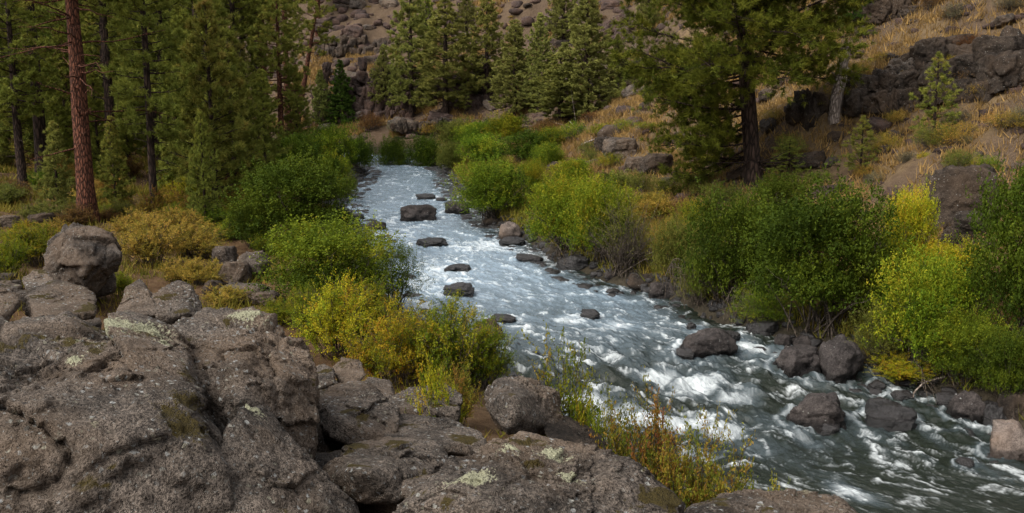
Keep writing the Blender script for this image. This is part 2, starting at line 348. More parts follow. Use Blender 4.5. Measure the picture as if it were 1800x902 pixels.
def groundmat():
    m, n = newmat('canyon_ground'); tc = N(n, 'ShaderNodeTexCoord'); v = tc.outputs['Object']
    gd = N(n, 'ShaderNodeAttribute', attribute_name='dry').outputs['Fac']; gb = N(n, 'ShaderNodeAttribute', attribute_name='bank').outputs['Fac']; gr = N(n, 'ShaderNodeAttribute', attribute_name='stony').outputs['Fac']
    n1 = noise(n, v, .35, 6, .65); n2 = noise(n, v, 2.2, 6, .65); n3 = noise(n, v, 14, 4, .7)
    needle = ramp(n, n2, [(.3, (.040, .022, .011)), (.55, (.095, .052, .024)), (.75, (.15, .095, .04))])
    dry = ramp(n, math_(n, 'ADD', math_(n, 'MULTIPLY', n1, .5), math_(n, 'MULTIPLY', n2, .5)), [(.36, (.045, .030, .020)), (.46, (.095, .063, .038)), (.56, (.17, .118, .062)), (.68, (.25, .175, .085))])
    st = ramp(n, n3, [(.3, (.036, .025, .017)), (.6, (.115, .080, .054)), (.8, (.19, .14, .10))])
    bank = ramp(n, n2, [(.3, (.018, .016, .012)), (.7, (.055, .045, .03))])
    c = mixc(n, gd, needle, dry); 
    k = math_(n, 'MULTIPLY', math_(n, 'ADD', gr, math_(n, 'SUBTRACT', n2, .5)), 1.6, clamp=True); c = mixc(n, k, c, st)
    c = mixc(n, gb, c, bank)
    b = math_(n, 'ADD', n2, math_(n, 'MULTIPLY', n3, .5)); finish(n, c, .95, b, .8, .15, .1); return m
M['ground'] = groundmat()
def watermat():
    m, n = newmat('river_water'); uv = N(n, 'ShaderNodeUVMap', uv_map='flow').outputs[0]
    fo = N(n, 'ShaderNodeAttribute', attribute_name='foam').outputs['Fac']; ae_sky = N(n, 'ShaderNodeAttribute', attribute_name='aerated_sky').outputs['Fac']
    mp = N(n, 'ShaderNodeMapping'); mp.inputs['Scale'].default_value = (1.0, .38, 1); n.links.new(uv, mp.inputs[0])
    f1 = noise(n, mp.outputs[0], 5, 6, .65, .8); f2 = noise(n, mp.outputs[0], 17, 5, .7, .5)
    det = math_(n, 'ADD', math_(n, 'MULTIPLY', f1, .6), math_(n, 'MULTIPLY', f2, .4))
    k = math_(n, 'MULTIPLY', fo, math_(n, 'MULTIPLY_ADD', det, 3.4, -1.08, clamp=True), clamp=True); k = math_(n, 'POWER', k, .85)
    base = mixc(n, ae_sky, (.012, .016, .011), (.215, .285, .35))  # pale blue holds bubbles and a sky reflection painted as base colour
    col = mixc(n, k, base, (.72, .76, .77))
    ro = math_(n, 'MULTIPLY_ADD', k, .55, .12)
    b = math_(n, 'ADD', math_(n, 'MULTIPLY', f1, 1.0), math_(n, 'MULTIPLY', f2, .35))
    p = finish(n, col, ro, b, .75, .10, .5); p.inputs['IOR'].default_value = 1.33
    return m
M['water'] = watermat()

# ------------------------------------------------------------------ ground sheet
def axis(lo, hi, fine_lo, fine_hi, step, n_out):
    a = np.arange(fine_lo, fine_hi + 1e-6, step)
    l = fine_lo - np.geomspace(step, fine_lo - lo, n_out)[::-1]; r = fine_hi + np.geomspace(step, hi - fine_hi, n_out)
    return np.concatenate([l, a, r])
def build_ground():
    xs = axis(-900, 900, -70, 75, .42, 40); ys = axis(-500, 1500, 0, 175, .42, 40)
    X, Y = np.meshgrid(xs, ys); x, y = X.ravel(), Y.ravel()
    z = H(x, y); dl, dr, ins = sides(x, y)
    q = xyz(x, y); right = dr < dl
    z = z + np.where(ins, 0, (fbm(q * .9, 9, 3) * .16 + fbm(q * .35, 19, 3, .5, True) * .28 * right * np.clip((dr - 6) / 6, 0, 1)) * np.clip(np.minimum(dl, dr), 0, 1))
    dry = np.where(right, sstep(5, 11, dr), .12 + .5 * sstep(.05, .35, fbm(q * .12, 8, 3)) * sstep(4, 9, dl) * (y < 60))
    dry = np.where(~right & (y > 112), .9, dry)
    bank = np.where(ins, 1, 1 - sstep(.3, 3.5, np.minimum(dl, dr)))
    stony = np.where(right, .15 + .75 * sstep(-.1, .35, fbm(q * .07 + 3, 12, 4)) * sstep(3, 12, dr), .12)
    stony = np.where(right & (y > 105), np.clip(stony + .35, 0, 1), stony)
    stony = np.where(inpoly(x, y, MOUND), .8, stony)
    nx, ny = len(xs), len(ys)
    i = (np.arange(ny - 1)[:, None] * nx + np.arange(nx - 1)[None, :]).ravel()
    F = np.stack([i, i + 1, i + nx + 1, i + nx], -1)
    me = mesh_np('ground', np.stack([x, y, z], -1), F, M['ground'], True, None, dict(dry=dry, bank=bank, stony=stony))
    tag(obj('ground', me), kind='structure')
build_ground()

# ------------------------------------------------------------------ river
RIVER_ROCKS = [  # px, py of waterline, width px, height px, material, shape seed, label
 (748, 350, 36, 9, 'rock_wet', 1, 'flat dark stone in the river, farthest upstream in midstream'),
 (776, 353, 20, 6, 'rock_wet', 2, 'tiny wet stone in the river beside the farthest midstream stone'),
 (733, 388, 66, 27, 'rock_river', 3, 'wedge-topped dark boulder standing alone in the upstream riffle'),
 (803, 376, 46, 20, 'rock_river', 4, 'dark boulder against the right bank, right of the wedge-topped river boulder'),
 (795, 362, 28, 9, 'rock_wet', 5, 'low wet stone at the right bank upstream, just above a dark boulder'),
 (758, 433, 58, 12, 'rock_wet', 6, 'long low wet stone below the wedge-topped river boulder'),
 (805, 477, 48, 11, 'rock_wet', 7, 'low wet stone with water breaking over it, mid river'),
 (806, 519, 56, 20, 'rock_wet', 8, 'sloping dark wet boulder beside the willow bush over the water'),
 (885, 566, 46, 10, 'rock_wet', 9, 'flat dark stone near the left bank above a brown bank boulder'),
 (858, 600, 56, 36, 'rock_red', 10, 'brown rounded boulder at the left bank behind the yellow-green shrubs'),
 (1037, 559, 38, 14, 'rock_wet', 11, 'small black stone alone in midstream with white water around it'),
 (932, 459, 50, 9, 'rock_wet', 12, 'low flat dark stone near the right bank above midstream'),
 (627, 385, 30, 10, 'rock_wet', 13, 'small dark stone at the left bank upstream'),
 (660, 404, 36, 12, 'rock_river', 14, 'low grey stone at the left bank upstream, above the willow bush'),
 (1250, 628, 98, 46, 'rock_river', 15, 'large smooth round boulder at the head of the rapid'),
 (1206, 632, 34, 18, 'rock_wet', 16, 'dark knob of rock at the left foot of the large smooth boulder'),
 (1284, 600, 44, 16, 'rock_wet', 17, 'low dark rock behind the large smooth boulder, at the small cascade'),
 (1410, 656, 84, 44, 'rock_river', 18, 'grey two-toned boulder at the right bank below the small cascade'),
 (1488, 668, 82, 68, 'rock_river', 19, 'tall blocky brown boulder at the right bank beside the two-toned boulder'),
 (1378, 614, 28, 26, 'rock_river', 20, 'small upright grey stone behind the two-toned bank boulder'),
 (1413, 614, 40, 22, 'rock_river', 21, 'small rounded grey stone behind the tall blocky bank boulder'),
 (1442, 756, 104, 56, 'rock_river', 22, 'sharp-topped grey boulder standing in the lower rapid'),
 (1462, 764, 50, 18, 'rock_wet', 23, 'wet black ledge at the foot of the sharp-topped boulder'),
 (1572, 754, 92, 42, 'rock_wet', 24, 'ridged wet boulder in the lower rapid, right of the sharp-topped boulder'),
 (1712, 742, 74, 50, 'rock_river', 25, 'blocky dark boulder at the right bank under the tall bushes'),
 (1668, 716, 40, 24, 'rock_wet', 26, 'small dark bank stone left of the blocky boulder under the tall bushes'),
 (1790, 752, 60, 62, 'rock_dark', 27, 'tall brown bank boulder at the right edge behind the pale pointed rock'),
 (1784, 806, 76, 58, 'rock_pale', 28, 'pale pointed brown rock at the right edge of the lower rapid'),
 (1702, 822, 34, 14, 'rock_wet', 29, 'half-sunk black stone in the swift water below the tall bushes'),
 (895, 421, 40, 30, 'rock_pale', 30, 'pale pointed rock on the right bank beside the green bush'),
 (900, 431, 50, 14, 'rock_wet', 31, 'low dark rock at the foot of the pale pointed bank rock'),
 (866, 396, 34, 12, 'rock_dark', 32, 'small dark bank stone left of the pale pointed rock'),
 (1010, 476, 66, 26, 'rock_wet', 33, 'dark bank rock under the yellow-green bush on the right bank'),
 (1085, 494, 46, 16, 'rock_river', 34, 'low grey bank stone under the bare twiggy bush'),
 (1132, 510, 60, 24, 'rock_dark', 35, 'dark bank rock below the bare twiggy bush'),
 (1168, 524, 54, 26, 'rock_river', 36, 'rounded brown bank rock at the left end of the dead branches'),
 (1078, 516, 26, 8, 'rock_wet', 37, 'tiny wet stone in the water off the bare twiggy bush'),
 (1216, 578, 20, 10, 'rock_wet', 38, 'tiny black stone in the calm water above the large smooth boulder'),
 (1345, 592, 60, 26, 'rock_wet', 39, 'black rock in the shade above the small cascade'),
 (1750, 752, 44, 40, 'rock_wet', 40, 'wet dark stone wedged between the bank boulders at the right'),
 (1590, 704, 40, 16, 'rock_wet', 41, 'low black stone under the overhanging grass on the right bank'),
 (1545, 686, 34, 16, 'rock_wet', 42, 'low black stone right of the tall blocky bank boulder'),
]
FOAM = [ # px, py, across m, along m, strength
 (775, 478, 1.6, 4.0, .75), (740, 500, 1.2, 3.0, .7), (690, 400, 1.8, 7, .5), (700, 345, 2.5, 10, .35), (860, 432, 2.2, 2.5, .8), (915, 440, 1.0, 1.5, .6),
 (800, 455, 1.5, 3, .5), (1000, 563, .9, 1.0, .85), (1085, 572, 1.1, 1.0, .75), (1060, 600, 1.2, 1.6, .45), (960, 600, 2.0, 3.0, .3), (850, 540, 2.2, 5, .3),
 (1160, 662, .9, .8, .95), (1225, 678, 1.2, .8, .95), (1290, 700, 1.0, .7, .8), (1190, 690, .8, .7, .6), (1320, 612, .7, 1.0, 1.0), (1365, 622, .6, .5, .7), (1240, 640, .6, .5, .5),
 (1130, 738, 1.2, .6, 1.0), (1200, 745, 1.3, .7, 1.0), (1270, 760, 1.0, .8, .85), (1010, 712, 1.6, .8, .95), (1080, 725, 1.2, .6, .9), (1330, 790, .9, .9, .6), (1230, 800, 1.0, .6, .5),
 (1350, 745, .8, .9, .5), (1410, 770, .5, 1.0, .7), (1540, 720, .5, .8, .5), (1520, 765, .5, 1.2, .5), (1500, 868, .35, .9, .8), (1450, 840, .8, 1.0, .3), (1770, 790, .5, .5, .5), (1745, 800, .4, .8, .6), (1690, 760, .9, .4, .4),
 (1620, 700, .9, .5, .3), (1420, 700, 1.2, .4, .25), (1390, 810, 1.3, 1.5, .3), (1180, 625, 1.2, .5, .4), (1110, 640, 1.0, .5, .35), (1010, 640, 1.6, 1.0, .3), (730, 540, 1.0, 1.5, .7), (1590, 860, 1.5, 1.5, .12)]
def build_river():
    ys = [8.0]
    while ys[-1] < 128: ys.append(ys[-1] + max(.045, (ys[-1] - 10) * .0035))
    ys = np.array(ys); nv = 300; vs = np.linspace(0, 1, nv)
    xl = XL(ys) - 1.2; xr = XR(ys) + 1.2
    k = np.ones(9) / 9; 
    xl = np.convolve(np.pad(xl, 4, 'edge'), k, 'valid'); xr = np.convolve(np.pad(xr, 4, 'edge'), k, 'valid')
    X = xl[:, None] + (xr - xl)[:, None] * vs[None, :]; Y = np.repeat(ys[:, None], nv, 1)
    x, y = X.ravel(), Y.ravel(); xc = (xl + xr) / 2
    ds = np.hypot(np.gradient(ys), np.gradient(xc)); s = np.cumsum(ds)
    u = np.repeat(s[:, None], nv, 1).ravel(); v = (X - xc[:, None]).ravel()
    slope = np.repeat((np.gradient(xc) / np.gradient(ys))[:, None], nv, 1).ravel()
    tn = np.sqrt(1 + slope ** 2); tx, ty = slope / tn, 1 / tn          # upstream direction
    q = np.stack([v, u, 0 * u], -1)
    z = zw(y)
    big = fbm(q * np.array([.55, .38, 1]), 41, 3); mid = fbm(q * np.array([1.9, 1.1, 1]) + big[:, None] * 1.2, 43, 4, .55); fine = fbm(q * np.array([5.2, 3.4, 1]) + mid[:, None] * .8, 47, 3, .6)
    rough = .55 + .5 * sstep(20, 34, y) - .4 * sstep(42, 75, y)
    rap = np.exp(-((y - 28) / 5.5) ** 2)
    rough = rough + rap * 1.5
    z = z + (big * .07 + mid * .075 + fine * .028) * rough
    z = z + rap * .16 * fbm(q * np.array([.9, .6, 1]), 55, 3, .5, True)
    foam = -.58 + .14 * sstep(24, 30, y) + .17 * sstep(28, 46, y); 
    foam = foam - .22 * (1 - sstep(1.0, 2.6, XR(y) - x)) * (y < 45)
    gen = np.zeros_like(foam)
    for (px, py, a, l, st) in FOAM:
        c = W(px, py); dx, dy = x - c[0], y - c[1]
        al = dx * tx + dy * ty; ac = dx * ty - dy * tx
        g = np.exp(-((ac / a) ** 2 + (al / l) ** 2) ** 1.3); gen = np.maximum(gen, g * st * 1.1)
    for (px, py, wp, hp, mt, sd_, lb) in RIVER_ROCKS:
        c = W(px, py); D = proj(c)[2]; r = wp * D / FPX / 2
        dx, dy = x - c[0], y - c[1] - r * .6
        al = dx * tx + dy * ty; ac = dx * ty - dy * tx
        dd = np.sqrt((ac / (r * 1.15)) ** 2 + (al / (r * 1.1)) ** 2)
        up = np.exp(-((dd - 1.15) / .22) ** 2) * (al > -.3 * r) * .8
        wake = np.exp(-((np.abs(ac) - r * .8) / (.25 + .2 * r)) ** 2) * (al < 0) * np.exp(al / (1.5 + 2 * r)) * .6
        mid_ = (px < 1300 or 1400 < px < 1620 or px > 1690)
        gen = np.maximum(gen, np.maximum(up, wake) * (1.0 if mid_ else .35))
        z = z + np.exp(-((dd - 1.1) / .35) ** 2) * (al > 0) * .05
    wq = q + np.stack([fbm(q * .8 + 3, 62, 3) * .9, fbm(q * .8 + 9, 63, 3) * 1.1, 0 * u], -1)
    streak = fbm(wq * np.array([2.2, .95, 1]), 61, 6, .68)
    wisp = fbm(wq * np.array([6.5, 1.8, 1]), 65, 4, .6, True)
    dens = np.clip(foam + gen, 0, 1.05)
    f = sstep(.66 - dens * .85, 1.45 - dens * .85, streak * .85 + .46 + wisp * .22 + mid * .25)
    f = np.maximum(f, sstep(.62, 1.05, gen) * (.66 + .45 * streak + .2 * wisp))
    aer_sky = np.clip(gen * .30 - .06 + .95 * sstep(26, 46, y) * sstep(.2, 2.5, XR(y) - x) + (streak + mid + wisp * .5) * (.06 + .28 * sstep(28, 50, y)), 0, 1)  # bubbles around foam, plus pale sky reflection painted over the upstream reach
    z = z + f * .03
    ny = len(ys); i = (np.arange(ny - 1)[:, None] * nv + np.arange(nv - 1)[None, :]).ravel()
    F = np.stack([i, i + 1, i + nv + 1, i + nv], -1)
    me = mesh_np('water', np.stack([x, y, z], -1), F, M['water'], True, None, dict(foam=np.clip(f, 0, 1), aerated_sky=aer_sky), uv=np.stack([v, u], -1))
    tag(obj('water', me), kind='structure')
build_river()

# ------------------------------------------------------------------ rocks
_ico = {}
def ico(sub):
    if sub not in _ico:
        bm = bmesh.new(); bmesh.ops.create_icosphere(bm, subdivisions=sub, radius=1)
        V = np.array([v.co[:] for v in bm.verts]); F = np.array([[v.index for v in f.verts] for f in bm.faces]); bm.free(); _ico[sub] = (V, F)
    return _ico[sub]
def rock_verts(seed, sub, Nn, Dd, p=14, amp=.06, freq=1.6, crack=.05, size=1.0, octv=5, chips=16, fa=.12):
    D, F = ico(sub)
    gg = np.random.default_rng(seed + 77); D1, _ = ico(3)
    k1 = np.maximum(D1 @ Nn.T, 0) / Dd[None, :]; V1 = D1 / (np.sum(k1 ** 30, axis=1) ** (1 / 30))[:, None]
    cn = gg.normal(size=(chips, 3)); cn /= np.linalg.norm(cn, axis=1)[:, None]
    cdist = (V1 @ cn.T).max(0) * gg.uniform(.84, .975, chips)
    Nn = np.concatenate([Nn, cn]); Dd = np.concatenate([Dd, cdist]); p = p * 3.6
    k = np.maximum(D @ Nn.T, 0) / Dd[None, :]
    r = 1 / (np.sum(k ** p, axis=1) ** (1 / p))
    V = D * r[:, None]
    q = V / size * freq + seed * 7.31
    low = fbm(q * .6, seed, 3); V = V + D * (low * amp * .6 * size)[:, None]
    hi = fbm(q * 3.4, seed + 3, octv, .58); rid = fbm(q * 1.1 + hi[:, None] * .3, seed + 9, 3, .5, True)
    cell = fbm(q * .9 + hi[:, None] * .15 + 5, seed + 21, 2, .5); stepn = np.round(cell * 5) / 5 + .25 * (cell - np.round(cell * 5) / 5)
    V = V + D * (stepn * amp * .7 * size)[:, None]
    q2 = q + np.stack([low, -low, low], -1) * .12 + np.stack([hi, -hi, hi], -1) * .035
    f1, e1 = facets(q2 * .75, seed + 31); f2, e2 = facets(q2 * 2.1 + 3, seed + 37); gv = np.clip(1 - e1 / .05, 0, 1)
    V = V + D * ((f1 * fa + f2 * fa * .5 - gv * fa * .5) * size)[:, None]
    if octv > 5:
        f3, e3 = facets(q2 * 6.0 + 9, seed + 41); V = V + D * (f3 * fa * .18 * size)[:, None]
        f4 = fbm(q * 14, seed + 51, 3, .6); V = V + D * (f4 * .012 * size)[:, None]
    V = V + D * ((hi * amp * .5 - np.clip(-rid - .12, 0, 1) * crack * 0 + np.minimum(rid, .1) * crack) * size)[:, None]
    return V, F
def rnd_planes(seed, n=12, lo=.72, hi=1.0, flat=None):
    g = np.random.default_rng(seed); v = g.normal(size=(n, 3)); v /= np.linalg.norm(v, axis=1)[:, None]
    v = np.concatenate([v, np.eye(3), -np.eye(3)]); d = g.uniform(lo, hi, len(v)); return v, d
def rock_mesh(name, seed, sub=4, size=(1, 1, 1), mat='rock', n=12, amp=.05, p=18, fa=.12):
    Nn, Dd = rnd_planes(seed, n); V, F = rock_verts(seed, sub, Nn, Dd, p, amp, fa=fa)
    V = V * np.asarray(size) / np.array([np.ptp(V[:, 0]) / 2, np.ptp(V[:, 1]) / 2, np.ptp(V[:, 2]) / 2])
    V -= (V.max(0) + V.min(0)) / 2
    return mesh_np(name, V, F, M[mat], True)
def hull_rock(pts, seed, sub=6, p=18, amp=.04, freq=1.6, crack=.04, fa=.055):
    """a boulder from corner points in world space"""
    bm = bmesh.new(); [bm.verts.new(q) for q in pts]
    r = bmesh.ops.convex_hull(bm, input=bm.verts); bm.normal_update()
    c = np.mean(np.array(pts), 0); Nn = []; Dd = []
    for f in bm.faces:
        nn = np.array(f.normal); d = (np.array(f.verts[0].co) - c) @ nn
        if d < 0: nn, d = -nn, -d
        if d > 1e-3: Nn.append(nn); Dd.append(d)
    bm.free(); Nn = np.array(Nn); Dd = np.array(Dd)
    # merge near-parallel planes so that they do not pile up
    keep = []
    for i in np.argsort(Dd):
        if all(Nn[i] @ Nn[j] < .995 for j in keep): keep.append(i)
    size = np.median(Dd)
    V, F = rock_verts(seed, sub, Nn[keep], Dd[keep], p, amp, freq, crack, size * 1.4, 6, 12, fa)
    return V + c, F
ROCKLIST = []
def place_rock(name, label, cat, group, px, py, wp, hp, mat, seed, on='ground', sub=5, depth=.85, sink=.3, amp=.06, n=12, D=None):
    """px, py: middle of its foot in the picture"""
    if on == 'water': c = W(px, py); D0 = proj(c)[2]
    elif D is not None: c = P(px, py, D); D0 = D
    else: c, D0 = G(px, py)
    wm = wp * D0 / FPX; hm = hp * D0 / FPX
    sx, sz = wm / 2, hm / 2 * (1 + sink); sy = max(sx, sz) * depth
    me = rock_mesh(name, seed * 13 + 5, sub, (sx, sy, sz), mat, n, amp)
    oz = c[2] + hm / 2 - sz * sink * .6
    if on == 'water':
        z = np.empty(len(me.vertices) * 3, dtype=np.float32); me.vertices.foreach_get('co', z); z = z.reshape(-1, 3)
        zz = z[:, 2] + oz - c[2] + .05 * noise3(z * 6, 5); a = me.attributes.new('wet', 'FLOAT', 'POINT'); lim = min(.30, .45 * hm)
        a.data.foreach_set('value', np.ascontiguousarray(1 - sstep(lim * .6, lim, zz), dtype=np.float32))
    o = obj(name, me, None, (c[0], c[1] + sy * .6, oz), RND.uniform(-.3, .3))
    tag(o, label, cat, group); ROCKLIST.append((px, py - hp / 2)); return o
for (px, py, wp, hp, mt, sd_, lb) in RIVER_ROCKS:
    place_rock('river_rock', lb, 'rock', 'rocks in and beside the river', px, py, wp, hp, mt, sd_, 'water', 5 if wp > 40 else 4, sink=.6, amp=.07)

# big foreground boulders, corner points given as (px, py, distance)
def boulder(label, hulls, mat='rock', group='boulders of the near rock pile', name='boulder', **kw):
    Vs, Fs, n = [], [], 0
    for i, h in enumerate(hulls):
        h, o = (h[0], h[1]) if isinstance(h[0], list) else (h, {})
        pts = [tuple(P(*q)) for q in h]
        V, F = hull_rock(pts, kw.get('seed', 1) + i * 5, **{**dict(sub=kw.get('sub', 6), amp=kw.get('amp', .03), freq=kw.get('freq', 1.6), crack=kw.get('crack', .05), p=kw.get('p', 18), fa=kw.get('fa', .10)), **o})
        Vs.append(V); Fs.append(F + n); n += len(V)
    V = np.concatenate(Vs); F = np.concatenate(Fs); c = np.array([V[:, 0].mean(), V[:, 1].mean(), V[:, 2].min()])
    at = {}
    if kw.get('crust') or kw.get('mossy'):
        q = V - CC; dd = q @ CF; sx = 900 + FPX * q[:, 0] / dd; sy = 451 - FPX * (q @ CU) / dd
        for key in ('crust', 'mossy'):
            a = np.zeros(len(V))
            for (px, py, r, st) in kw.get(key, []):
                near = np.nonzero(np.hypot(sx - px, sy - py) < 14)[0]
                if not len(near): continue
                p0 = V[near[np.argmin(dd[near])]]; e = (V - p0) / np.array([r * st, r * 1.3, r]); a = np.maximum(a, np.exp(-(e * e).sum(1)))
            at[key] = a
    me = mesh_np(name, V - c, F, M[mat], True, None, at)
    return tag(obj(name, me, None, c), label, 'boulder', group)
def box8(front, back):   # front, back: lists of (px,py,d)
    return front + back
boulder('huge lichen-speckled grey-brown boulder filling the near left corner, split by a crack', [
  # left mass
  ([(-260, 640, 7.5), (-160, 585, 9.5), (60, 560, 9.3), (185, 548, 9.0), (330, 640, 7.8), (400, 720, 6.9), (420, 930, 6.6), (300, 1050, 6.4), (-200, 1050, 5.6), (-300, 900, 5.8), (0, 700, 6.8), (180, 690, 7.0), (-200, 700, 10.5), (200, 700, 10.5), (400, 900, 9.5), (-250, 1000, 9)], dict(sub=7)),
  # capped middle block
  ([(178, 552, 8.4), (215, 543, 8.9), (300, 570, 8.7), (345, 640, 7.9), (362, 690, 7.5), (225, 660, 7.3), (205, 600, 7.7), (250, 760, 8.0), (360, 760, 8.4), (330, 600, 9.4), (220, 600, 9.6)], dict(sub=6)),
  # right mass
  ([(290, 575, 9.4), (372, 533, 10.2), (452, 530, 10.2), (512, 566, 9.6), (556, 650, 8.9), (560, 770, 8.5), (545, 830, 8.4), (440, 640, 8.2), (340, 650, 8.1), (430, 760, 7.7), (380, 860, 7.8), (480, 900, 8.2), (400, 620, 12), (540, 760, 11), (300, 700, 11)], dict(sub=7)),
  # lower right wedge
  ([(395, 730, 7.2), (450, 700, 7.9), (470, 760, 7.5), (560, 820, 7.6), (650, 915, 7.3), (640, 1020, 7.0), (420, 1040, 6.2), (360, 900, 6.6), (400, 820, 6.8), (560, 1000, 9), (430, 900, 9)], dict(sub=6)),
 ], seed=4, fa=.085, freq=2.0, amp=.03, crack=.09, p=20, crust=[(215, 556, .16, 1.8), (265, 566, .14, 1.8), (455, 708, .07, 1.3), (430, 535, .08, 3), (300, 590, .05, 2), (120, 620, .05, 2)], mossy=[(335, 742, .13, 1.5), (345, 700, .10, 2.0), (300, 712, .07, 2.5), (345, 650, .06, 2), (390, 560, .05, 2)])
boulder('long sloping boulder with pale lichen patches at the bottom centre', [
  ([(690, 905, 6.4), (800, 812, 6.9), (915, 758, 7.5), (1000, 790, 7.3), (1105, 802, 7.2), (1160, 850, 6.9), (1215, 915, 6.6), (1150, 1010, 6.0), (850, 1010, 5.6), (690, 1000, 5.8), (830, 860, 6.2), (1010, 870, 6.4), (920, 850, 9.0), (1120, 900, 8.6), (760, 940, 8.2)], dict(sub=7)),
  ([(930, 770, 7.9), (980, 778, 7.9), (1010, 800, 7.6), (950, 830, 7.4), (900, 800, 7.5), (960, 860, 8.3), (890, 860, 8.3)], dict(sub=5)),
 ], seed=21, freq=2.0, amp=.03, crack=.05, crust=[(830, 822, .09, 1.8), (975, 782, .08, 1.6), (1010, 828, .07, 1.6), (905, 775, .05, 2)], mossy=[(940, 800, .05, 2.5), (770, 880, .06, 1)])
boulder('low flat-topped boulder along the bottom edge, right of the long sloping boulder', [[(1170, 880, 7.2), (1260, 866, 7.6), (1400, 872, 7.6), (1490, 868, 7.5), (1530, 890, 7.2), (1540, 960, 6.8), (1200, 960, 6.6), (1180, 1000, 7.8), (1500, 1000, 8.2), (1400, 930, 9)]], seed=31, amp=.05)
boulder('broad rounded boulder with a dark mossy underside, left of the long sloping boulder', [[(555, 800, 8.4), (600, 782, 9.0), (680, 768, 9.4), (770, 770, 9.4), (800, 800, 9.0), (760, 838, 8.4), (690, 890, 7.9), (620, 880, 7.8), (570, 840, 8.0), (640, 830, 7.8), (650, 880, 9.6), (780, 850, 10)]], seed=41)
boulder('small wedge of rock jammed under the broad rounded boulder', [[(705, 845, 7.7), (760, 832, 8.0), (800, 850, 7.6), (790, 890, 7.2), (700, 890, 7.2), (740, 860, 8.6), (780, 900, 8.4)]], seed=43, sub=5)
boulder('brown sloping slab descending between the huge boulder and the yellow shrubs', [[(552, 690, 10.6), (600, 668, 11.4), (660, 670, 11.2), (700, 720, 10.4), (700, 790, 9.8), (640, 800, 9.4), (560, 790, 9.4), (590, 730, 9.9), (600, 740, 12.5), (690, 760, 12)]], seed=47)
boulder('low sloping ledge in the middle of the near rock pile', [[(640, 745, 10.4), (700, 726, 10.9), (790, 735, 10.8), (850, 762, 10.2), (860, 800, 9.6), (760, 800, 9.2), (680, 790, 9.4), (760, 780, 12), (840, 800, 12)]], seed=53)
boulder('rough grey boulder under the yellow shrubs, right of the brown slab', [[(682, 700, 12.0), (720, 680, 12.5), (790, 672, 12.5), (818, 700, 12.0), (815, 745, 11.4), (740, 750, 11.2), (690, 735, 11.4), (740, 720, 13.6), (810, 730, 13.6)]], seed=59)
boulder('dark blocky boulder standing behind the long sloping boulder', [[(850, 690, 11.5), (876, 664, 12.0), (930, 662, 12.3), (985, 690, 12.2), (992, 740, 11.8), (950, 772, 10.9), (880, 765, 10.8), (852, 735, 10.9), (900, 700, 10.8), (900, 740, 13.6), (980, 740, 13.8), (900, 690, 13.4)]], seed=61, crack=.07)
boulder('dark low boulder half under the orange-leaved shrubs', [[(950, 740, 11.4), (1010, 728, 12.2), (1060, 760, 12.0), (1070, 800, 11.4), (1000, 800, 10.6), (960, 780, 10.8), (1040, 800, 13)]], seed=63, mat='rock_dark')
boulder('small cracked rock beside the huge boulder at the upper end of the pile', [[(545, 650, 13), (565, 638, 13.3), (590, 650, 13), (588, 682, 12.5), (555, 690, 12.3), (570, 670, 14)]], seed=67, sub=5)
boulder('knobbly rock at the upper end of the pile under the yellow bush', [[(585, 645, 13.4), (605, 624, 13.8), (632, 632, 13.8), (645, 660, 13.2), (620, 684, 12.8), (590, 680, 12.8), (620, 660, 15)]], seed=69, sub=5)
boulder('rounded brown rock between the knobbly rock and the grey boulder', [[(630, 680, 12.6), (650, 660, 13.2), (690, 668, 13.2), (700, 700, 12.4), (660, 716, 12), (680, 690, 14)]], seed=71, sub=5)
boulder('ragged two-peaked rock right behind the huge boulder', [[(205, 548, 13.6), (222, 505, 14), (248, 488, 14.3), (262, 510, 14.2), (285, 560, 13.2), (240, 570, 13.0), (250, 560, 15.5)],
   [(255, 525, 13.8), (300, 495, 14.3), (335, 492, 14.4), (358, 545, 13.8), (330, 575, 13), (270, 570, 13), (320, 560, 15.5)]], seed=73, sub=6, amp=.08, crack=.09)
boulder('low grey rock with a smooth top behind the huge boulder, left of the two-peaked rock', [[(40, 520, 14.2), (90, 492, 15), (135, 496, 15), (168, 520, 14.6), (172, 560, 13.6), (60, 575, 13), (30, 550, 13.4), (110, 560, 16.5)]], seed=77)
boulder('small round-headed rock above the low smooth-topped rock', [[(40, 490, 16), (58, 474, 16.4), (85, 474, 16.4), (98, 494, 16), (90, 520, 15.4), (45, 520, 15.4), (70, 510, 17.5)]], seed=79, sub=5)
boulder('grey rock cut off by the left edge behind the huge boulder', [[(-80, 500, 13.6), (-20, 484, 14.4), (22, 505, 14.2), (40, 535, 13.4), (20, 570, 12.8), (-80, 570, 12.5), (-20, 560, 15.5)]], seed=83)
boulder('large dark angular boulder standing among the yellow brush, undercut at its right', [
   ([(80, 432, 30.4), (112, 388, 31.2), (140, 384, 31.4), (190, 412, 31), (214, 450, 30.4), (208, 478, 30.6), (150, 474, 29.4), (76, 475, 30.0), (82, 525, 30.2), (140, 500, 29.8), (145, 530, 30.2), (130, 430, 29.6), (120, 430, 33), (200, 450, 33), (130, 530, 33)], dict(sub=6)),
   ([(150, 500, 32), (205, 478, 31.8), (208, 520, 31.8), (150, 525, 31.6), (190, 500, 34), (170, 480, 34)], dict(sub=5)) ], seed=89, name='boulder', group='boulders on the left bench', crack=.08, mat='rock_plain')
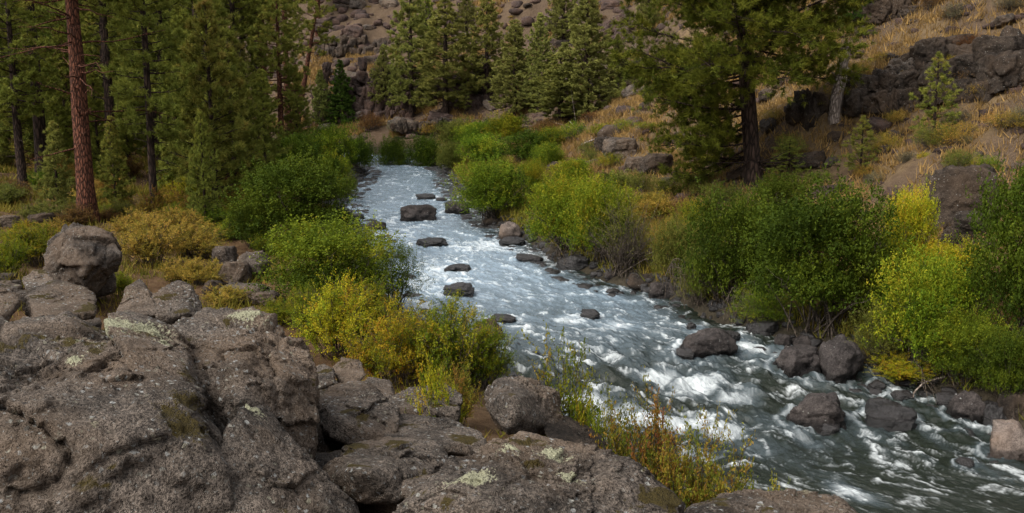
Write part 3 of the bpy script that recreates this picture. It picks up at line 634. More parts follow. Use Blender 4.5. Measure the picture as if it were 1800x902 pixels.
for i, (px, py, wp, hp, mt, lb) in enumerate([
  (390, 464, 46, 30, 'rock_plain', 'small grey boulder at the foot of the dark green bush, uppermost of its cluster'),
  (443, 492, 66, 46, 'rock_plain', 'angular grey boulder tucked against the willow bush'),
  (408, 502, 60, 40, 'rock_plain', 'smooth round grey boulder in the middle of the bench cluster'),
  (425, 532, 96, 30, 'rock_plain', 'flat brown boulder below the smooth round one'),
  (372, 520, 40, 26, 'rock_dark', 'dark stone left of the smooth round boulder in the brush'),
  (470, 540, 60, 26, 'rock_plain', 'low brown rock under the left side of the willow bush'),
  (70, 400, 46, 24, 'rock_dark', 'dark lump of rock at the left under the tall red-barked pine'),
  (12, 400, 40, 20, 'rock_plain', 'grey stone at the left edge on the forest floor')]):
    place_rock('boulder', lb, 'boulder', 'boulders on the left bench', px, py, wp, hp, mt, 200 + i, sub=5)
for i, (px, py, wp, hp, mt, lb) in enumerate([
  (1697, 392, 124, 96, 'rock_dark', 'big dark angular boulder alone on the dry slope above the yellow bush'),
  (1722, 420, 84, 42, 'rock_dark', 'broken dark block below the big angular boulder on the dry slope'),
  (1690, 432, 60, 30, 'rock_dark', 'lowest dark block under the big angular boulder'),
  (978, 306, 36, 20, 'rock_dark', 'dark block on the bank above the green bush, left one of a pair'),
  (1016, 305, 38, 24, 'rock_dark', 'dark block on the bank above the green bush, right one of a pair'),
  (1092, 280, 66, 36, 'rock_plain', 'grey angular rock on the slope left of the great pine'),
  (1065, 268, 44, 26, 'rock_dark', 'dark jagged rock beside the grey angular rock left of the great pine'),
  (1155, 306, 66, 34, 'rock_dark', 'dark rock near the lowest boughs of the great pine'),
  (1120, 300, 44, 24, 'rock_plain', 'grey rock between the dark rock and the grey angular rock'),
  (1180, 330, 40, 16, 'rock_plain', 'flat grey stone below the lowest boughs of the great pine'),
  (1470, 250, 30, 18, 'rock_dark', 'small dark rock under the leaning dead trunk'),
  (1578, 246, 34, 16, 'rock_dark', 'small dark rock left of the small pine on the slope'),
  (1560, 272, 26, 16, 'rock_dark', 'small dark rock between the two small pines on the slope'),
  (1100, 165, 36, 26, 'rock_dark', 'dark rock at the left edge of the great pine crown on the slope')]):
    place_rock('boulder', lb, 'boulder', 'boulders on the dry right slope', px, py, wp, hp, mt, 300 + i, sub=5, amp=.09, n=9)

# rock outcrops and cliffs: each one mass of jointed basalt
def outcrop(label, x0, x1, ytop, ybase, cols, rows, mat, seed, group='basalt outcrops on the slopes', thick=.9, jag=.35, name='rock_outcrop', tall=1.25, amp=.05, osub=5):
    g = np.random.default_rng(seed); Vs, Fs, n = [], [], 0
    cpt, D = G((x0 + x1) / 2, ybase)
    for r in range(rows):
        for c in range(cols):
            u = (c + .5 + g.uniform(-.3, .3)) / cols; px = x0 + (x1 - x0) * u
            hfrac = 1 - jag * g.random() - .25 * abs(u - .5)
            py = ybase - (ybase - ytop) * hfrac * (r + .5) / rows
            gp, d0 = G(px, min(ybase, max(py, ytop)) if False else ybase)
            dd = D * .55 + d0 * .45 + r * (ybase - ytop) / rows * D / FPX * .35
            q = P(px, py, dd)
            sx = (x1 - x0) / cols * D / FPX * .75 * g.uniform(.7, 1.9); sz = (ybase - ytop) / rows * D / FPX * .5 * tall * g.uniform(.6, 1.35)
            V, F = rock_verts(int(seed * 31 + r * 7 + c), osub, *rnd_planes(int(seed * 17 + r * 101 + c), 4, .62, 1.0), 26, amp, 1.8, .1, chips=22, fa=.15)
            V = V * np.array([sx, (sx + sz) * .5 * thick * 1.3, sz]); a = g.uniform(-.9, .9); ca, sa = math.cos(a), math.sin(a); V[:, 2] += V[:, 0] * g.uniform(-.35, .35)
            V = np.stack([V[:, 0] * ca - V[:, 1] * sa, V[:, 0] * sa + V[:, 1] * ca, V[:, 2]], -1) + q
            V[:, 1] += sx * .5
            Vs.append(V); Fs.append(F + n); n += len(V)
    V = np.concatenate(Vs); F = np.concatenate(Fs); c = np.array([V[:, 0].mean(), V[:, 1].mean(), V[:, 2].min()])
    return tag(obj(name, mesh_np(name, V - c, F, M[mat], False), None, c), label, 'rock outcrop', group)
outcrop('dark basalt ledge wall behind the leaning dead trunk', 1502, 1640, 118, 200, 7, 2, 'rock_dark', 3)
outcrop('low dark ledge left of the dead trunk behind the great pine', 1392, 1452, 165, 216, 4, 1, 'rock_dark', 5)
outcrop('massive dark outcrop on the upper right slope beside the small pine', 1640, 1800, 88, 182, 7, 2, 'rock_dark', 7)
outcrop('dark crag cut by the right edge high on the slope', 1745, 1880, 42, 150, 4, 2, 'rock_dark', 9)
outcrop('dark crag at the top edge above the dead trunk', 1520, 1610, -40, 40, 4, 2, 'rock_dark', 11)
outcrop('jagged ridge of rock at the top right between the crags', 1600, 1740, 78, 120, 6, 1, 'rock_dark', 13)
outcrop('small dark ledge on the slope right of the great pine top', 1560, 1680, 100, 140, 5, 1, 'rock_plain', 15)
outcrop('reddish-brown basalt cliff behind the far pines at the left', 555, 730, 92, 215, 20, 5, 'rock_red', 17, jag=.5, tall=1.1, osub=4)
outcrop('dark cliff band high on the far canyon wall', 560, 700, 60, 100, 16, 2, 'rock_dark', 19, jag=.5, osub=4)
outcrop('small brown cliff on the canyon wall between the far pines', 790, 900, 110, 190, 13, 3, 'rock_red', 23, jag=.5, osub=4)
outcrop('grey rim of rock at the top of the far canyon wall', 720, 900, 10, 45, 20, 2, 'rock_red', 25, jag=.6, osub=4)
outcrop('brown crag left of the great pine crown at the top', 1060, 1120, 15, 75, 8, 3, 'rock_red', 27, jag=.5, osub=4)
outcrop('low rocky step on the slope behind the middle pines', 1020, 1130, 95, 140, 6, 1, 'rock_red', 29, jag=.5, osub=4)
outcrop('dark rock band at the foot of the far pines above the bushes', 690, 960, 208, 230, 30, 1, 'rock_dark', 33, jag=.5, osub=4)

# ------------------------------------------------------------------ labels for things scattered over the slopes
LAND = [('the great pine', 1320, 300), ('the leaning dead trunk', 1480, 180), ('the small pine on the slope', 1640, 200), ('the big dark slope boulder', 1697, 355), ('the massive dark outcrop', 1720, 130),
 ('the top right crag', 1780, 90), ('the top edge crag', 1560, 20), ('the yellow bush', 1620, 380), ('the far reddish cliff', 640, 160), ('the tall dark fir', 600, 165), ('the upright far red pine', 505, 150),
 ('the broad far pine', 780, 110), ('the slender far pine', 860, 100), ('the tall middle pine', 1030, 100), ('the grey angular slope rock', 1092, 262), ('the river bend', 720, 300), ('the green bankside bush', 870, 330),
 ('the tall red-barked pine', 150, 260), ('the bench boulder', 150, 440), ('the young bench pine', 415, 250), ('the dark slim pine trunk', 270, 300), ('the huge split boulder', 300, 600), ('the willow bush', 600, 460),
 ('the dark green round bush', 510, 360), ('the long sloping boulder', 950, 840), ('the dark blocky boulder', 915, 715), ('the canyon wall rim', 800, 30), ('the bare twiggy bush', 1110, 410), ('the big leafy bush', 1460, 460)]
_T = ['first', 'second', 'third', 'fourth', 'fifth', 'sixth', 'seventh', 'eighth', 'ninth']
ORD = ['first', 'second', 'third', 'fourth', 'fifth', 'sixth', 'seventh', 'eighth', 'ninth', 'tenth', 'eleventh', 'twelfth', 'thirteenth', 'fourteenth', 'fifteenth', 'sixteenth', 'seventeenth', 'eighteenth', 'nineteenth', 'twentieth'] + ['twenty-' + t for t in _T] + ['thirtieth'] + ['thirty-' + t for t in _T] + ['fortieth'] + ['forty-' + t for t in _T]
def autolabel(items, noun, desc_of):
    """items: (obj, px, py). Label = description + its order going out from a landmark."""
    b = {}
    for o, px, py in items:
        k = min(LAND, key=lambda L: (L[1] - px) ** 2 + ((L[2] - py) * 1.5) ** 2)
        dx, dy = px - k[1], py - k[2]
        d = ('right of' if dx > 0 else 'left of') if abs(dx) > abs(dy) else ('below' if dy > 0 else 'above')
        b.setdefault((k[0], d), []).append((math.hypot(dx, dy), o))
    for (k, d), l in b.items():
        l.sort(key=lambda t: t[0])
        for i, (_, o) in enumerate(l): o['label'] = '%s, %s %s counting outward %s %s' % (desc_of(o), ORD[min(i, 48)], noun, d, k)

# loose stones over the slopes
protos = [rock_mesh('slope_stone', 500 + i, 4, (1, .85, .7), 'rock_plain', 5, .05) for i in range(8)]
def scatter_rocks(n, region, smin, smax, mats, group, name, noun, seed, wpx=None):
    g = random.Random(seed); out = []; tries = 0
    while len(out) < n and tries < n * 40:
        tries += 1
        px = g.uniform(region[0], region[1]); py = g.uniform(region[2], region[3])
        c, D = G(px, py)
        if D > 300 or D < 5: continue
        dl, dr, ins = sides(c[:1], c[1:2])
        if ins[0]: continue
        if wpx and not wpx(c, float(dl[0]), float(dr[0])): continue
        s = (smin + (smax - smin) * g.random() ** 2.2) * (.5 + D / 100 if D > 50 else 1) / 2
        o = obj(name, g.choice(protos), None, (c[0], c[1], c[2] + s * .15), g.uniform(0, 6.28), (s * g.uniform(.8, 1.4), s * g.uniform(.8, 1.3), s * g.uniform(.6, 1.1)), M[g.choice(mats)])
        o.rotation_euler = (g.uniform(-.3, .3), g.uniform(-.3, .3), g.uniform(0, 6.28))
        tag(o, None, 'stone', group); out.append((o, px, py)); o['_s'] = s
    ALLR.extend(out); return out
ALLR = []
right_only = lambda c, dl, dr: dr < dl and dr > 2
scatter_rocks(110, (560, 1130, 0, 250), .6, 2.1, ['rock_plain', 'rock_red', 'rock_dark'], 'loose rocks on the far canyon wall', 'slope_rock', 'rock', 1, right_only)
scatter_rocks(90, (1100, 1800, 20, 430), .3, 1.6, ['rock_plain', 'rock_dark', 'rock_red'], 'loose rocks on the dry right slope', 'slope_rock', 'rock', 2, right_only)
scatter_rocks(46, (560, 1180, 690, 900), .35, 1.1, ['rock_plain', 'rock'], 'small rocks wedged in the near rock pile', 'pile_rock', 'rock', 3, lambda c, dl, dr: dl < dr and c[2] > 2.2)
scatter_rocks(26, (0, 560, 470, 620), .4, 1.4, ['rock_plain', 'rock'], 'small rocks wedged in the near rock pile', 'pile_rock', 'rock', 4, lambda c, dl, dr: dl < dr and c[1] > 9.5 and c[2] > 2.2)
autolabel(ALLR, 'rock', lambda o: 'small grey-brown stone' if o['_s'] < .4 else 'angular brown rock')
for o, _, _ in ALLR: del o['_s']
# bank cobbles, more than one could count
def rubble(name, pts, sizes, mat, seed):
    g = np.random.default_rng(seed); V0, F0 = ico(2); Vs, Fs, n = [], [], 0
    for p_, s in zip(pts, sizes):
        Nn, Dd = rnd_planes(int(g.integers(1e6)), 5, .6, 1.0); V = V0 / ((np.maximum(V0 @ Nn.T, 0) / Dd[None, :]) ** 30).sum(1)[:, None] ** (1 / 30)
        V = V * np.array([g.uniform(.8, 1.4), g.uniform(.8, 1.3), g.uniform(.5, .9)]) * s
        a = g.uniform(0, 6.28); ca, sa = math.cos(a), math.sin(a)
        V = np.stack([V[:, 0] * ca - V[:, 1] * sa, V[:, 0] * sa + V[:, 1] * ca, V[:, 2]], -1) + p_
        Vs.append(V); Fs.append(F0 + n); n += len(V)
    return obj(name, mesh_np(name, np.concatenate(Vs), np.concatenate(Fs), M[mat], False))
g = np.random.default_rng(5)
def sample_world(n, x0, x1, y0, y1, cond, seed):
    g = np.random.default_rng(seed); x = g.uniform(x0, x1, n * 6); y = g.uniform(y0, y1, n * 6)
    dl, dr, ins = sides(x, y); k = cond(x, y, dl, dr, ins); x, y = x[k][:n], y[k][:n]
    return np.stack([x, y, H(x, y)], -1)
pts = sample_world(3600, -30, 22, 17, 112, lambda x, y, dl, dr, ins: (np.minimum(dl, dr) < 1.5), 6)
pts[:, 2] = np.maximum(pts[:, 2], zw(pts[:, 1]) - .1)
tag(rubble('gravel', pts, g.uniform(.05, .22, len(pts)) * (1 + pts[:, 1] / 120), 'rock_wet', 7), 'dark cobbles strewn along both edges of the river', 'gravel', kind='stuff')
pts = sample_world(11000, -60, 75, 28, 200, lambda x, y, dl, dr, ins: (dr < dl) & (dr > 6) & ~ins & (fbm(xyz(x, y) * .07 + 3, 12, 4) > np.where(y > 100, -.4, -.12)), 8)
pm = sample_world(2600, -14, 6, 7, 21, lambda x, y, dl, dr, ins: (dl < dr) & (dl > 1) & ~ins, 18)
tag(rubble('pile_gravel', pm, g.uniform(.25, 1, len(pm)) ** 2.5 * .22 + .03, 'rock_plain', 19), 'small broken stones filling the gaps of the near rock pile', 'gravel', kind='stuff')
tag(rubble('rubble', pts, g.uniform(.2, 1, len(pts)) ** 3 * .30 * (1 + pts[:, 1] / 60) + .04, 'rock_red', 9), 'brown scree scattered over the dry canyon slopes', 'scree', kind='stuff')

# ------------------------------------------------------------------ vegetation builders
def sph(g, n):
    v = g.normal(size=(n, 3)); return v / np.linalg.norm(v, axis=1)[:, None]
def nrm(v): return v / (np.linalg.norm(v, axis=-1, keepdims=True) + 1e-9)
def needles(C, Dr, tint, g, per, ln, wd, spread=.9):
    n = len(C); c = np.repeat(C, per, 0); d = nrm(np.repeat(Dr, per, 0) * (1 / spread - .2) + sph(g, n * per)); d[:, 2] += .12
    L = ln * g.uniform(.65, 1.15, n * per)[:, None]; s = nrm(np.cross(d, sph(g, n * per))) * wd * .5
    c = c + sph(g, n * per) * ln * .18
    V = np.stack([c - s, c + s, c + d * L], 1).reshape(-1, 3); F = np.arange(len(V)).reshape(-1, 3)
    t = np.clip(np.repeat(tint, per) + g.normal(0, .07, n * per), 0, 1); return V, F, np.repeat(t, 3)
def pine(seed, Ht=20, cb=.35, R=3.0, rt=.35, nb=90, tw=10, tuft=3, per=14, ln=.22, wd=.03, shape='pine', bark='bark_dark', needle='pine', dead=8, lean=0.0, dens=1.0, skip=None, twl=.30, kmin=.25, droop=0.0, deadl=1.0):
    g = np.random.default_rng(seed); tr = Geo(); br = Geo()
    ts = np.linspace(0, 1, 14); bend = np.cumsum(g.normal(0, .01 * Ht / 14, (14, 2)), 0); bend -= bend[0]
    tp = np.stack([bend[:, 0] + lean * ts * Ht, bend[:, 1], ts * Ht - .3], -1)
    rad = rt * (1 - ts) ** .75 + .03; rad[0] *= 1.35
    tr.tube(tp, rad, 12, .5, .12, g)
    C, DD, TT = [], [], []
    def at(z):
        t = np.clip(z / Ht, 0, 1); return np.array([np.interp(t, ts, tp[:, 0]), np.interp(t, ts, tp[:, 1]), z])
    for i in range(nb):
        u = (i + g.random()) / nb; z = Ht * (cb + (1 - cb) * u) * .985
        if shape == 'pine': pr = (np.sin(np.pi * min(1, (u * .86 + .18)) ** .9) ** .7) * (1 - .35 * u)
        elif shape == 'young': pr = (1 - u) ** .75 * (1 - .25 * (1 - u) ** 4) + .05
        else: pr = (1 - u) ** .9 + .03
        L = R * pr * g.uniform(.62, 1.12); az = i * 2.39996 + g.uniform(-.4, .4)
        if skip and skip(u, az, g): continue
        if shape == 'pine': el = -.28 - droop * (1 - u) + .75 * u + g.uniform(-.15 - droop * 2 * (1 - u), .25 + droop * 3 * (1 - u))
        elif shape == 'young': el = .12 + .6 * u + g.uniform(-.12, .15)
        else: el = -.18 + .5 * u + g.uniform(-.1, .1)
        d = np.array([math.cos(az) * math.cos(el), math.sin(az) * math.cos(el), math.sin(el)])
        k = np.linspace(0, 1, 6); base = at(z); bp = base + d * (k * L)[:, None] + np.stack([0 * k, 0 * k, (.16 if shape != 'fir' else .05) * L * k ** 2.2], -1) + np.cumsum(g.normal(0, .02 * L, (6, 3)), 0) * k[:, None]
        r0 = max(.012, rt * .22 * (L / R) * (1 - .5 * u)); br.tube(bp, r0 * (1 - k) ** .8 + .008, 5 if r0 > .03 else 4)
        nt_ = max(2, int(tw * (L / R) * dens + g.random()))
        for j in range(nt_):
            kk = g.uniform(kmin if shape == 'pine' else .12, 1.0) ** .8; b = np.array([np.interp(kk, k, bp[:, a]) for a in range(3)])
            side = 1 if j % 2 else -1; a2 = az + side * g.uniform(.3, 1.2); tl = L * twl * g.uniform(.5, 1.1) * (1.2 - .6 * kk) + .1
            dz = el * .5 + g.uniform(-.5, .95); td = np.array([math.cos(a2) * math.cos(dz), math.sin(a2) * math.cos(dz), math.sin(dz)])
            e = b + td * tl
            if per >= 12 or j % 2 == 0: br.tube(np.stack([b, (b + e) / 2 + [0, 0, -.02 * tl], e]), [.014, .01, .005], 3)
            base_t = .42 + .2 * u + g.normal(0, .12)
            m = max(1, int(tuft * g.uniform(.6, 1.4)))
            kt = np.linspace(.45, 1.0, m)[:, None]; C.append(b + (e - b) * kt + g.normal(0, .05 * tl, (m, 3))); DD.append(np.tile(td, (m, 1))); TT.append(np.full(m, base_t))
    for i in range(dead):
        z = Ht * cb * g.uniform(.35, 1.1); az = g.uniform(0, 6.28); L = R * g.uniform(.25, .7) * deadl; k = np.linspace(0, 1, 6)
        d = np.array([math.cos(az), math.sin(az), g.uniform(-.3, .35)])
        bp = at(z) + d * (k * L)[:, None] + np.cumsum(g.normal(0, .045 * L, (6, 3)), 0) * k[:, None]
        br.tube(bp, rt * .09 * (1 - k) + .012, 4)
        for q in range(3):
            b = bp[2 + q]; e = b + sph(g, 1)[0] * L * .25; br.tube(np.stack([b, (b + e) / 2, e]), [.012, .009, .005], 3)
    C = np.concatenate(C); DD = np.concatenate(DD); TT = np.concatenate(TT)
    V, F, T = needles(C, DD, TT, g, per, ln, wd)
    return (tr.mesh('trunk', M[bark], True), br.mesh('branches', M[bark], True), mesh_np('crown', V, F, M[needle], False, T))
def leaves(C, Dr, tint, g, per, size, spray, asp=.5, flat=.5):
    """sprays of folded leaves; C centres, Dr shoot directions"""
    n = len(C); N_ = n * per; k = np.tile(np.linspace(0, 1, per), n)[:, None]
    c = np.repeat(C, per, 0) + np.repeat(Dr, per, 0) * (k - .3) * spray + sph(g, N_) * spray * .22
    d = nrm(np.repeat(Dr, per, 0) * .5 + sph(g, N_)); nn = sph(g, N_); nn[:, 2] = np.abs(nn[:, 2]) + flat; nn = nrm(nn)
    s = nrm(np.cross(d, nn)); L = size * g.uniform(.6, 1.25, N_)[:, None]
    V = np.stack([c, c + d * L * .5 + s * L * asp * .5, c + d * L, c + d * L * .5 - s * L * asp * .5], 1)
    V[:, 1] += nn * L * .1; V[:, 3] += nn * L * .1
    F = np.arange(N_ * 4).reshape(-1, 4); t = np.clip(np.repeat(tint, per) + g.normal(0, .12, N_), 0, 1)
    return V.reshape(-1, 3), F, np.repeat(t, 4)
def shrub(seed, w=4, h=3.5, lobes=14, sprays=1900, per=16, leaf=.075, spray=.34, stems=26, bare=10, tbias=.45, inner=.3, loose=.45, asp=.55, stem_mat='bark_grey', leaf_mat='leaf_green'):
    """built about 1:1; w, h in metres"""
    g = np.random.default_rng(seed); st = Geo()
    cs, rs, wt = [], [], []
    for i in range(lobes):
        a = i * 2.39996 + g.uniform(-.3, .3); rr = math.sqrt((i + .3) / lobes) * .36 * w; f = 1 - (rr / (.5 * w)) ** 2 * .45
        z = h * f * g.uniform(.5, .86); r = w * g.uniform(.11, .25)
        r = min(r, max(.2, h - z)); cs.append((rr * math.cos(a), rr * math.sin(a), z)); rs.append((r, r * g.uniform(.8, 1.25))); wt.append(r * r)
        if z > h * .45: cs.append((rr * 1.15 * math.cos(a), rr * 1.15 * math.sin(a), z * .45)); rs.append((r * .95, r * .9)); wt.append(r * r * .8)
    cs = np.array(cs); rs = np.array(rs); wt = np.array(wt) / sum(wt)
    li = g.choice(len(cs), sprays, p=wt); d = sph(g, sprays); d[:, 2] = np.where(d[:, 2] < -.3, -d[:, 2], d[:, 2])
    rad = np.where(g.random(sprays) < inner, g.uniform(.3, .85, sprays), g.uniform(.85, 1.06 + loose * .6, sprays))
    C = cs[li] + d * np.stack([rs[li, 0], rs[li, 0], rs[li, 1]], -1) * rad[:, None]
    bump = noise3(C * (5.0 / w) + seed, 5) + .6 * noise3(C * (11.0 / w) + seed, 6); C += (C - cs[li]) * (bump * .85)[:, None]
    C[:, 2] = np.maximum(C[:, 2], g.uniform(.03, .25, sprays) * h * .5)
    lt = g.normal(0, .19, len(cs)); tint = tbias + lt[li] + .12 * (C[:, 2] / h - .5) + g.normal(0, .09, sprays) + .35 * noise3(C * 1.1 + 40, seed + 7)
    Dr = nrm(d * .7 + np.array([0, 0, .7]) + sph(g, sprays) * .5)
    V, F, T = leaves(C, Dr, tint, g, per, leaf, spray, asp)
    for i in range(stems + bare):
        j = g.integers(len(cs)); e = cs[j] + sph(g, 1)[0] * rs[j, 0] * (.9 if i < stems else 1.25); e[2] = max(e[2], .3 * h)
        b = np.array([*(g.normal(0, .07 * w, 2)), -.1]); k = np.linspace(0, 1, 7)[:, None]
        mid = (b + e) / 2 + np.array([0, 0, .12 * h]) + g.normal(0, .05 * w, 3)
        pt = (1 - k) ** 2 * b + 2 * k * (1 - k) * mid + k ** 2 * e; st.tube(pt, .022 * w / 4 * (1.1 - k[:, 0]) + .006, 4)
        for q in range(4 if i < stems else 9):
            kk = g.uniform(.4, 1); b2 = np.array([np.interp(kk, k[:, 0], pt[:, a]) for a in range(3)]); e2 = b2 + nrm(nrm(e - b) + sph(g, 1)[0]) * w * .12 * g.uniform(.5, 1.3)
            st.tube(np.stack([b2, (b2 + e2) / 2 + g.normal(0, .01 * w, 3), e2]), [.008, .006, .004], 3)
    return st.mesh('stems', M[stem_mat], True), mesh_np('foliage', V, F, M[leaf_mat], False, T)
def open_shrub(seed, w=2.4, h=2.2, stems=22, leaf=.045, per=7, dens=9, tbias=.5, leaf_mat='leaf_autumn', arch=.5, asp=.55):
    """thin upright shoots with separate leaves and the stems showing"""
    g = np.random.default_rng(seed); st = Geo(); C, D, T = [], [], []
    for i in range(stems):
        a = g.uniform(0, 6.28); r = w * .5 * math.sqrt(g.random()); tz = h * (1 - .45 * (r / (w * .5)) ** 2) * g.uniform(.55, 1.05)
        b = np.array([math.cos(a) * r * .3, math.sin(a) * r * .3, -.1]); e = np.array([math.cos(a) * r, math.sin(a) * r, tz])
        m = (b + e) / 2 + np.array([-math.cos(a) * r * .15, -math.sin(a) * r * .15, .1 * h]); k = np.linspace(0, 1, 8)[:, None]
        pt = (1 - k) ** 2 * b + 2 * k * (1 - k) * m + k ** 2 * e + np.cumsum(g.normal(0, .008 * h, (8, 3)), 0); st.tube(pt, .012 * (1.15 - k[:, 0]) + .003, 4)
        t0 = tbias + g.normal(0, .16)
        for q in range(dens):
            kk = g.uniform(.3, 1.0); b2 = np.array([np.interp(kk, k[:, 0], pt[:, x]) for x in range(3)])
            dr = nrm(nrm(e - b) * .6 + sph(g, 1)[0] * .9 + np.array([0, 0, .25])); L = h * g.uniform(.08, .24); e2 = b2 + dr * L
            st.tube(np.stack([b2, (b2 + e2) / 2 + g.normal(0, .02, 3), e2]), [.006, .0045, .003], 3)
            m_ = 3; kk2 = np.linspace(.35, 1, m_)[:, None]; C.append(b2 + (e2 - b2) * kk2); D.append(np.tile(dr, (m_, 1))); T.append(np.full(m_, t0 + g.normal(0, .14)))
    C = np.concatenate(C); D = np.concatenate(D); T = np.concatenate(T)
    V, F, T = leaves(C, D, T, g, per, leaf, .16, asp)
    return st.mesh('stems', M['bark_grey'], True), mesh_np('foliage', V, F, M[leaf_mat], False, T)
def put_tree(meshes, c, rz, s, label, group, cat='tree', name='pine_tree', needle=None, bark=None, parts=('trunk', 'branches', 'crown')):
    r = bpy.data.objects.new(name, None); r.empty_display_size = .3; r.location = tuple(c); r.rotation_euler = (0, 0, rz); r.scale = s if hasattr(s, '__len__') else (s, s, s); link(r)
    tag(r, label, cat, group)
    for nm, me in zip(parts, meshes):
        o = bpy.data.objects.new(nm, me); link(o, r)
        mt = M[needle] if (needle and nm in ('crown', 'foliage')) else (M[bark] if bark and nm in ('trunk', 'branches', 'stems') else None)
        if mt: o.material_slots[0].link = 'OBJECT'; o.material_slots[0].material = mt
    return r
def put_shrub(meshes, wh, px, py, wp, hp, leafm, label, group, name='shrub', on=None, D=None, dy=.5, depth=1.0):
    if D is not None: c = P(px, py, D); c[2] = min(c[2], float(H(c[0], c[1])[0]) + .3)
    elif on == 'water': c = W(px, py)
    else: c, _ = G(px, py)
    d = proj(c)[2]; wm = wp * (1.0 if py > 420 and px > 1200 else .93) * d / FPX; hm = hp * d / FPX
    c = np.array([c[0], c[1] + wm * .5 * dy, 0]); c[2] = float(H(c[0], c[1])[0]) - .05
    k = (c[1] / max(1e-3, c[1] - wm * .5 * dy)); 
    top = P(px, py - hp, proj(c)[2])[2]; hm = max(.4, top - c[2])
    s = (wm * k / wh[0], wm * k * depth / wh[0], hm / wh[1])
    return put_tree(meshes, c, RND.uniform(0, 6.28), s, label, group, 'shrub', name, needle=leafm, parts=('stems', 'foliage'))

# ------------------------------------------------------------------ shrub kinds
SH = {}
SH['full'] = [(shrub(s, 4.4, 3.6, 15, 2500, 13, .10, .34), (4.5, 3.8)) for s in (1, 2, 3)]
SH['big'] = [(shrub(s, 5.2, 5.0, 20, 3500, 13, .115, .38, loose=.35), (5.3, 5.2)) for s in (7, 8)]
SH['far'] = [(shrub(s, 4.4, 3.4, 13, 1500, 12, .13, .45, stems=12), (4.6, 3.6)) for s in (11, 12, 13)]
SH['loose'] = [(shrub(s, 4.0, 3.6, 13, 1300, 14, .08, .42, inner=.15, loose=.7, stems=34, bare=12), (4.4, 3.9)) for s in (21, 22)]
SH['twiggy'] = [(shrub(s, 4.0, 3.6, 13, 520, 10, .07, .40, inner=.2, loose=.6, stems=60, bare=90), (4.4, 3.9))for s in (31,)]
SH['open'] = [(open_shrub(s, 2.6, 2.2, 50, .055, 10, 17), (2.6, 2.1)) for s in (41, 42, 43)]
SH['sparse'] = [(open_shrub(s, 2.4, 2.6, 26, .06, 10, 15), (2.4, 2.5)) for s in (51, 52)]
SH['low'] = [(shrub(s, 2.0, 1.0, 10, 620, 10, .05, .2, stems=14, loose=.5), (2.1, 1.1)) for s in (61, 62, 63)]
